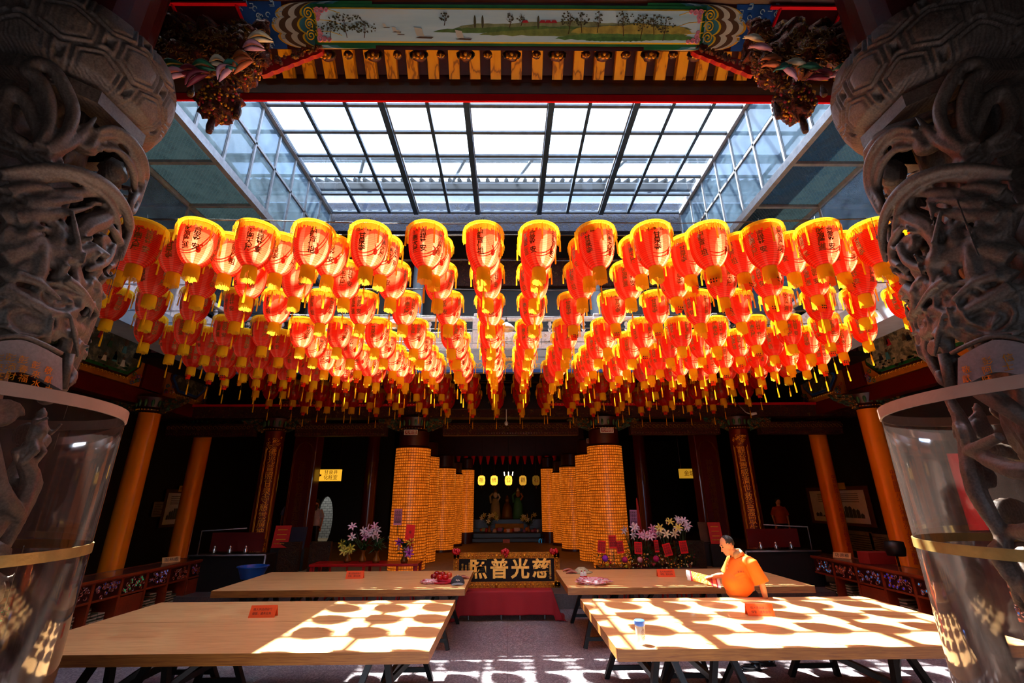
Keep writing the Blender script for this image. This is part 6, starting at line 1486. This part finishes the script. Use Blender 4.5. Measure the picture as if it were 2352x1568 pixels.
# ================================================================== people
def smooth_body(o, vox, it=3):
    md = o.modifiers.new('fuse', 'REMESH'); md.mode = 'VOXEL'; md.voxel_size = vox; md.use_smooth_shade = True
    md = o.modifiers.new('soften', 'SMOOTH'); md.iterations = it; md.factor = .5
def man():
    x0, y0 = at(1690, 1500, 7.36).x+.22, 7.2
    o = empty('person', (x0, y0, 0)); o.scale = (.96,)*3
    def P(f, l, z): return V((-f, -l, z))
    hc = P(.20, .0, 1.545)      # head centre
    tilt = Matrix.Rotation(math.radians(-24), 3, 'Y')   # nod forward (facing -X)
    def Hd(f, l, z): return hc + tilt @ P(f, l, z)
    B = MB()
    B.ell(Hd(-.012, 0, .03), (.098, .078, .105), 26, 18, tilt); B.ell(Hd(.02, 0, -.045), (.075, .064, .085), 22, 14, tilt)
    B.ell(Hd(.055, 0, -.095), (.038, .045, .03), 14, 10, tilt)                       # chin
    B.ell(Hd(.03, .035, -.06), (.05, .032, .045), 14, 10, tilt); B.ell(Hd(.03, -.035, -.06), (.05, .032, .045), 14, 10, tilt)
    B.tube([Hd(.078, 0, .025), Hd(.098, 0, -.01), Hd(.112, 0, -.028), Hd(.092, 0, -.04)], [.012, .014, .017, .012], 10)     # nose
    B.tube([Hd(.08, -.03, .04), Hd(.092, 0, .045), Hd(.08, .03, .04)], .013, 8)         # brow
    B.tube([Hd(.083, -.02, -.066), Hd(.096, 0, -.064), Hd(.083, .02, -.066)], .009, 8); B.tube([Hd(.08, -.018, -.078), Hd(.092, 0, -.079), Hd(.08, .018, -.078)], .009, 8)
    for s in (-1, 1):
        c = Hd(-.016, s*.084, -.008); B.ell(c, (.024, .012, .038), 14, 10, tilt); B.ell(Hd(-.006, s*.085, -.038), (.010, .008, .012), 8, 6, tilt)
    B.tube([hc+V((.03, 0, -.05)), P(.10, 0, 1.44), P(.03, 0, 1.37)], [.062, .063, .075], 16)       # neck
    B.tube([P(.02, 0, 1.36), P(.06, 0, 1.2), P(.09, 0, 1.02), P(.03, 0, .9)], [.13, .15, .17, .15], 18)
    # near (left) arm hanging, far (right) arm reaching forward
    nS, nE, nW = P(-.02, .21, 1.33), P(-.10, .27, 1.07), P(-.13, .25, .85)
    fS, fE, fW = P(.06, -.19, 1.33), P(.16, -.25, 1.12), P(.42, -.18, 1.10)
    B.tube([nS, nE, (nE+nW)/2, nW], [.055, .043, .040, .028], 14); B.tube([fS, fE, (fE+fW)/2, fW], [.055, .044, .040, .028], 14)
    def hand(w, d, pn, thumb):
        d = d.normalized(); pn = pn.normalized(); sd_ = d.cross(pn).normalized()
        B.tube([w, w+d*.03, w+d*.07, w+d*.09], [.026, .034, .038, .03], 12, flat=.55, fu=pn)
        for k, (off, L) in enumerate(((-.027, .062), (-.009, .072), (.009, .068), (.027, .054))):
            b = w+d*.082+sd_*off; c1 = b+d*L*.45-pn*.006; c2 = c1+d*L*.3-pn*.016; c3 = c2+d*L*.2-pn*.022; B.tube([b-d*.02, b, c1, c2, c3], [.010, .0098, .0092, .0085, .006], 9)
        b = w+d*.03+sd_*(-.03*thumb); B.tube([b, b+d*.03-sd_*(.022*thumb)-pn*.012, b+d*.055-sd_*(.02*thumb)-pn*.026], [.013, .0115, .008], 9)
    hand(nW, V((.05, -.0, -1)), V((0, -1, .0)), 1)
    hand(fW, V((-1, .05, -.12)), V((.1, -.15, 1)), -1)
    hp = P(.0, .1, .88), P(.0, -.1, .88)
    body = B.build('body', M['skin'], o, smooth=True); smooth_body(body, .0062, 2)
    # face details: eyes, brow hair
    for s in (-1, 1):
        E_ = MB(); E_.ell(Hd(.083, s*.032, .018), (.008, .013, .007), 12, 8, tilt); E_.build('eye', M['ink'], o, smooth=True)
        E_ = MB(); E_.tube([Hd(.086, s*.014, .046), Hd(.092, s*.03, .052), Hd(.08, s*.052, .046)], [.004, .005, .003], 6); E_.build('eyebrow', mat('grey_black_hair', '#1a1614', .7), o, smooth=True)
    E_ = MB(); E_.tube([Hd(.096, -.018, -.071), Hd(.1015, 0, -.0715), Hd(.096, .018, -.071)], .0026, 6); E_.build('lips', mat('lip_colour', '#7a3428', .5), o, smooth=True)
    hair = MB(); rg = random.Random(5)
    def hf(d):
        q = 1.0
        # bald front: shrink where d points forward and up
        q -= .10 if (d.x < -.25 and d.z > .25) else 0
        return q + .015*noise.noise(d*16)
    hair.ell(Hd(-.022, 0, .038), (.099, .083, .104), 120, 80, tilt, fn=hf)
    keep = []; vs = hair.v
    hh = MB()
    inv_t = tilt.transposed(); c0 = Hd(-.022, 0, .038)
    fs = []
    for f in hair.f:
        c = sum((V(vs[i]) for i in f), V((0, 0, 0)))/4; l = inv_t @ (c-c0); fwd = -l.x
        if fwd > .052 - .35*max(0, abs(l.y)-.05) and l.z > -.02: continue
        if fwd > .015 and l.z < .012: continue
        if l.z < -.055: continue
        if abs(l.y) > .05 and l.z < -.005 and fwd > -.035: continue
        fs.append(f)
    hh.add(vs, fs); q = hh.build('hair', mat('short_black_hair', '#100c0b', .55, var=.5, vs=60, bump=.6, bs=150), o, smooth=True, solid=.008)
    # polo shirt
    S = MB()
    S.tube([P(.055, 0, 1.43), P(.035, 0, 1.37), P(.035, 0, 1.28), P(.07, 0, 1.16), P(.115, 0, 1.04), P(.10, 0, .95), P(.07, 0, .90)], [.075, .15, .172, .19, .212, .205, .18], 30)
    S.ell(P(.155, 0, 1.05), (.185, .20, .17), 30, 20)
    S.ell(P(.02, .0, 1.33), (.13, .225, .085), 24, 14)
    S.tube([P(-.0, .16, 1.345), nS, nS.lerp(nE, .55), nS.lerp(nE, .98)], [.085, .092, .098, .108], 20)
    S.tube([P(.03, -.15, 1.345), fS, fS.lerp(fE, .6), fS.lerp(fE, .97)], [.085, .088, .09, .098], 20)
    for k in range(5):      # folds
        z = .97+.045*k; S.tube([P(.30-.03*k, .03+.03*k, z), P(.22, .15, z+.02), P(.08, .205, z+.05+.01*k)], [.004, .012, .003], 8)
    sh = S.build('polo_shirt', mat('orange_polo_cotton', '#ff7a0c', .75, var=.06, vs=8, bump=.1, bs=220), o, smooth=True); smooth_body(sh, .0095, 4)
    Cc = MB(); n = 22; col = []
    for i in range(n+1):
        a = -2.5+5.0*i/n; c = P(.085, 0, 1.445); rr = .083
        top = c+P(-.0, 0, .035)+V((math.cos(a)*rr*.92, math.sin(a)*rr*.92, 0)); bot = c+V((math.cos(a)*rr*1.3, math.sin(a)*rr*1.3, -.03-.02*(abs(a)/2.5)**2))
        nod = Matrix.Rotation(math.radians(-20), 3, 'Y'); top = c+nod @ (top-c); bot = c+nod @ (bot-c); col += [top, bot]
    Cc.add(col, [(2*i, 2*i+1, 2*i+3, 2*i+2) for i in range(n)]); Cc.build('collar', mat('tan_collar', '#b08858', .8), o, smooth=True, solid=.007)
    Bt = MB()
    for k in range(3): Bt.ell(P(.235+.02*k, .06, 1.36-.055*k), .006, 8, 6)
    Bt.build('buttons', M['white'], o, smooth=True)
    Lg = MB(); c = P(.20, .19, 1.2); flat_text(Lg, '甘泉寺', P(.145, .206, 1.215), (.95, -.25, 0), (0, 0, 1), .032, ext=.02); Lg.build('chest_lettering', mat('dark_red_thread', '#7a1c08', .8), o)
    # trousers, shoes
    T_ = MB()
    T_.ell(P(.02, 0, .88), (.165, .18, .12), 24, 16)
    nk, nf = P(.10, .12, .48), P(.13, .16, .09); fk, ff = P(.0, -.10, .48), P(-.17, -.02, .10)
    T_.tube([P(.01, .09, .86), nk, nf], [.10, .078, .068], 18); T_.tube([P(.01, -.09, .86), fk, ff], [.10, .078, .072], 18)
    q = T_.build('trousers', mat('charcoal_trousers', '#14161c', .8, var=.2), o, smooth=True); smooth_body(q, .012, 3)
    for (f, l, hgt, nm) in ((.17, .17, 0, 0), (-.12, .0, .0, 1)):
        Sh = MB(); Sh.ell(P(f+.04, l, .035), (.135, .048, .04), 22, 12); Sh.ell(P(f-.05, l, .055), (.065, .045, .055), 16, 10); Sh.v = [(a, b, max(.003, c)) for a, b, c in Sh.v]
        Sh.box(P(f+.02, l, .012), (.26, .085, .02)); Sh.build('shoe', mat('black_leather', '#0a0a0c', .3, var=.1), o, smooth=True, bevel=.006)
    tag(o, 'balding man in an orange polo shirt standing between the right tables holding a packet', 'person')
    # the packet he holds
    hp = o.location+fW*.96+V((-.11, -.02, -.035)); pk = empty('joss_paper_packet', hp); a = Matrix.Rotation(.24, 3, 'Y') @ Matrix.Rotation(.85, 3, 'X')
    def bx(u0, u1, m, nm): mb = MB(); mb.box(a @ V(((u0+u1)/2, 0, 0)), (u1-u0, .15, .02), a); mb.build(nm, m, pk)
    bx(-.27, -.225, M['white'], 'white_end'); bx(-.225, -.2, FL('#b81028'), 'red_band'); bx(-.2, .07, None or m_relief('gold_joss_foil', '#d85008', '#f0a010', '#f8c018', '#c83808', 18, .1), 'gold_foil'); bx(.07, .1, FL('#b81028'), 'red_band'); bx(.1, .15, FL('#f08050'), 'orange_band'); bx(.15, .17, FL('#b81028'), 'red_band'); bx(.17, .21, M['white'], 'white_end')
    tag(pk, 'orange and gold packet with white ends held in the man\'s outstretched hand', 'packet')
man()
def bystander(px, py, Y, h, shirt, label, back=True):
    p = at(px, py, Y); z0 = .55; o = empty('person', (p.x, Y, z0)); k = h/1.65; rg = random.Random(int(px))
    B = MB(); f = lambda x, y, z: V((x*k, y*k, z*k))
    B.ell(f(0, 0, 1.52), (.075*k, .09*k, .11*k), 18, 12); B.tube([f(0, 0, 1.45), f(0, 0, 1.3)], [.05*k, .07*k], 12); B.tube([f(0, 0, 1.34), f(0, 0, 1.1), f(0, 0, .88)], [.14*k, .13*k, .15*k], 16)
    for s in (-1, 1):
        w = f(s*.22, -.02, .82); B.tube([f(s*.17, 0, 1.32), f(s*.23, .02, 1.06), w], [.05*k, .038*k, .026*k], 10)
        for q in range(4): B.tube([w, w+f(s*.005+(q-1.5)*.014, 0, -.09), w+f(s*.0+(q-1.5)*.014, -.01, -.155+.008*abs(q-1))], [.016*k, .010*k, .007*k], 7)
        B.tube([w, w+f(-s*.03, -.02, -.06), w+f(-s*.03, -.03, -.1)], [.014*k, .01*k, .007*k], 7)
        B.tube([f(s*.09, 0, .86), f(s*.09, 0, .46), f(s*.09, .01, .08), f(s*.09, -.1, .04)], [.09*k, .06*k, .045*k, .04*k], 12)
    q = B.build('body', M['skin'], o, smooth=True); smooth_body(q, .014, 2)
    S = MB(); S.tube([f(0, 0, 1.38), f(0, 0, 1.3), f(0, 0, 1.1), f(0, 0, .86)], [.09*k, .17*k, .165*k, .19*k], 18)
    for s in (-1, 1): S.tube([f(s*.12, 0, 1.33), f(s*.2, 0, 1.2), f(s*.23, .01, 1.1)], [.075*k, .07*k, .07*k], 12)
    q = S.build('shirt', mat('shirt_'+shirt[1:], shirt, .8), o, smooth=True); smooth_body(q, .014, 2)
    S = MB(); S.ell(f(0, 0, .86), (.17*k, .14*k, .1*k), 14, 10)
    for s in (-1, 1): S.tube([f(s*.09, 0, .84), f(s*.09, 0, .46), f(s*.09, .01, .1)], [.105*k, .078*k, .065*k], 12)
    q = S.build('trousers', M['blackm'], o, smooth=True); smooth_body(q, .014, 2)
    S = MB(); S.ell(f(0, .02, 1.55), (.088*k, .1*k, .115*k), 18, 12)
    if back: S.tube([f(0, -.06, 1.5), f(0, -.09, 1.3), f(0, -.08, 1.12)], [.07*k, .07*k, .03*k], 12)
    q = S.build('hair', M['blackm'], o, smooth=True); smooth_body(q, .012, 2)
    tag(o, label, 'person')
bystander(722, 1205, 15.5, 1.6, '#b8b4b8', 'dim standing visitor in a pale shirt with long dark hair before the oval gate')
bystander(662, 1200, 16.2, 1.7, '#8a92b0', 'dim visitor in a pale blue shirt between the left pillars', False)
bystander(1795, 1200, 15.0, 1.6, '#b84a08', 'dim figure in an orange shirt at the back right behind the red pillar', False)
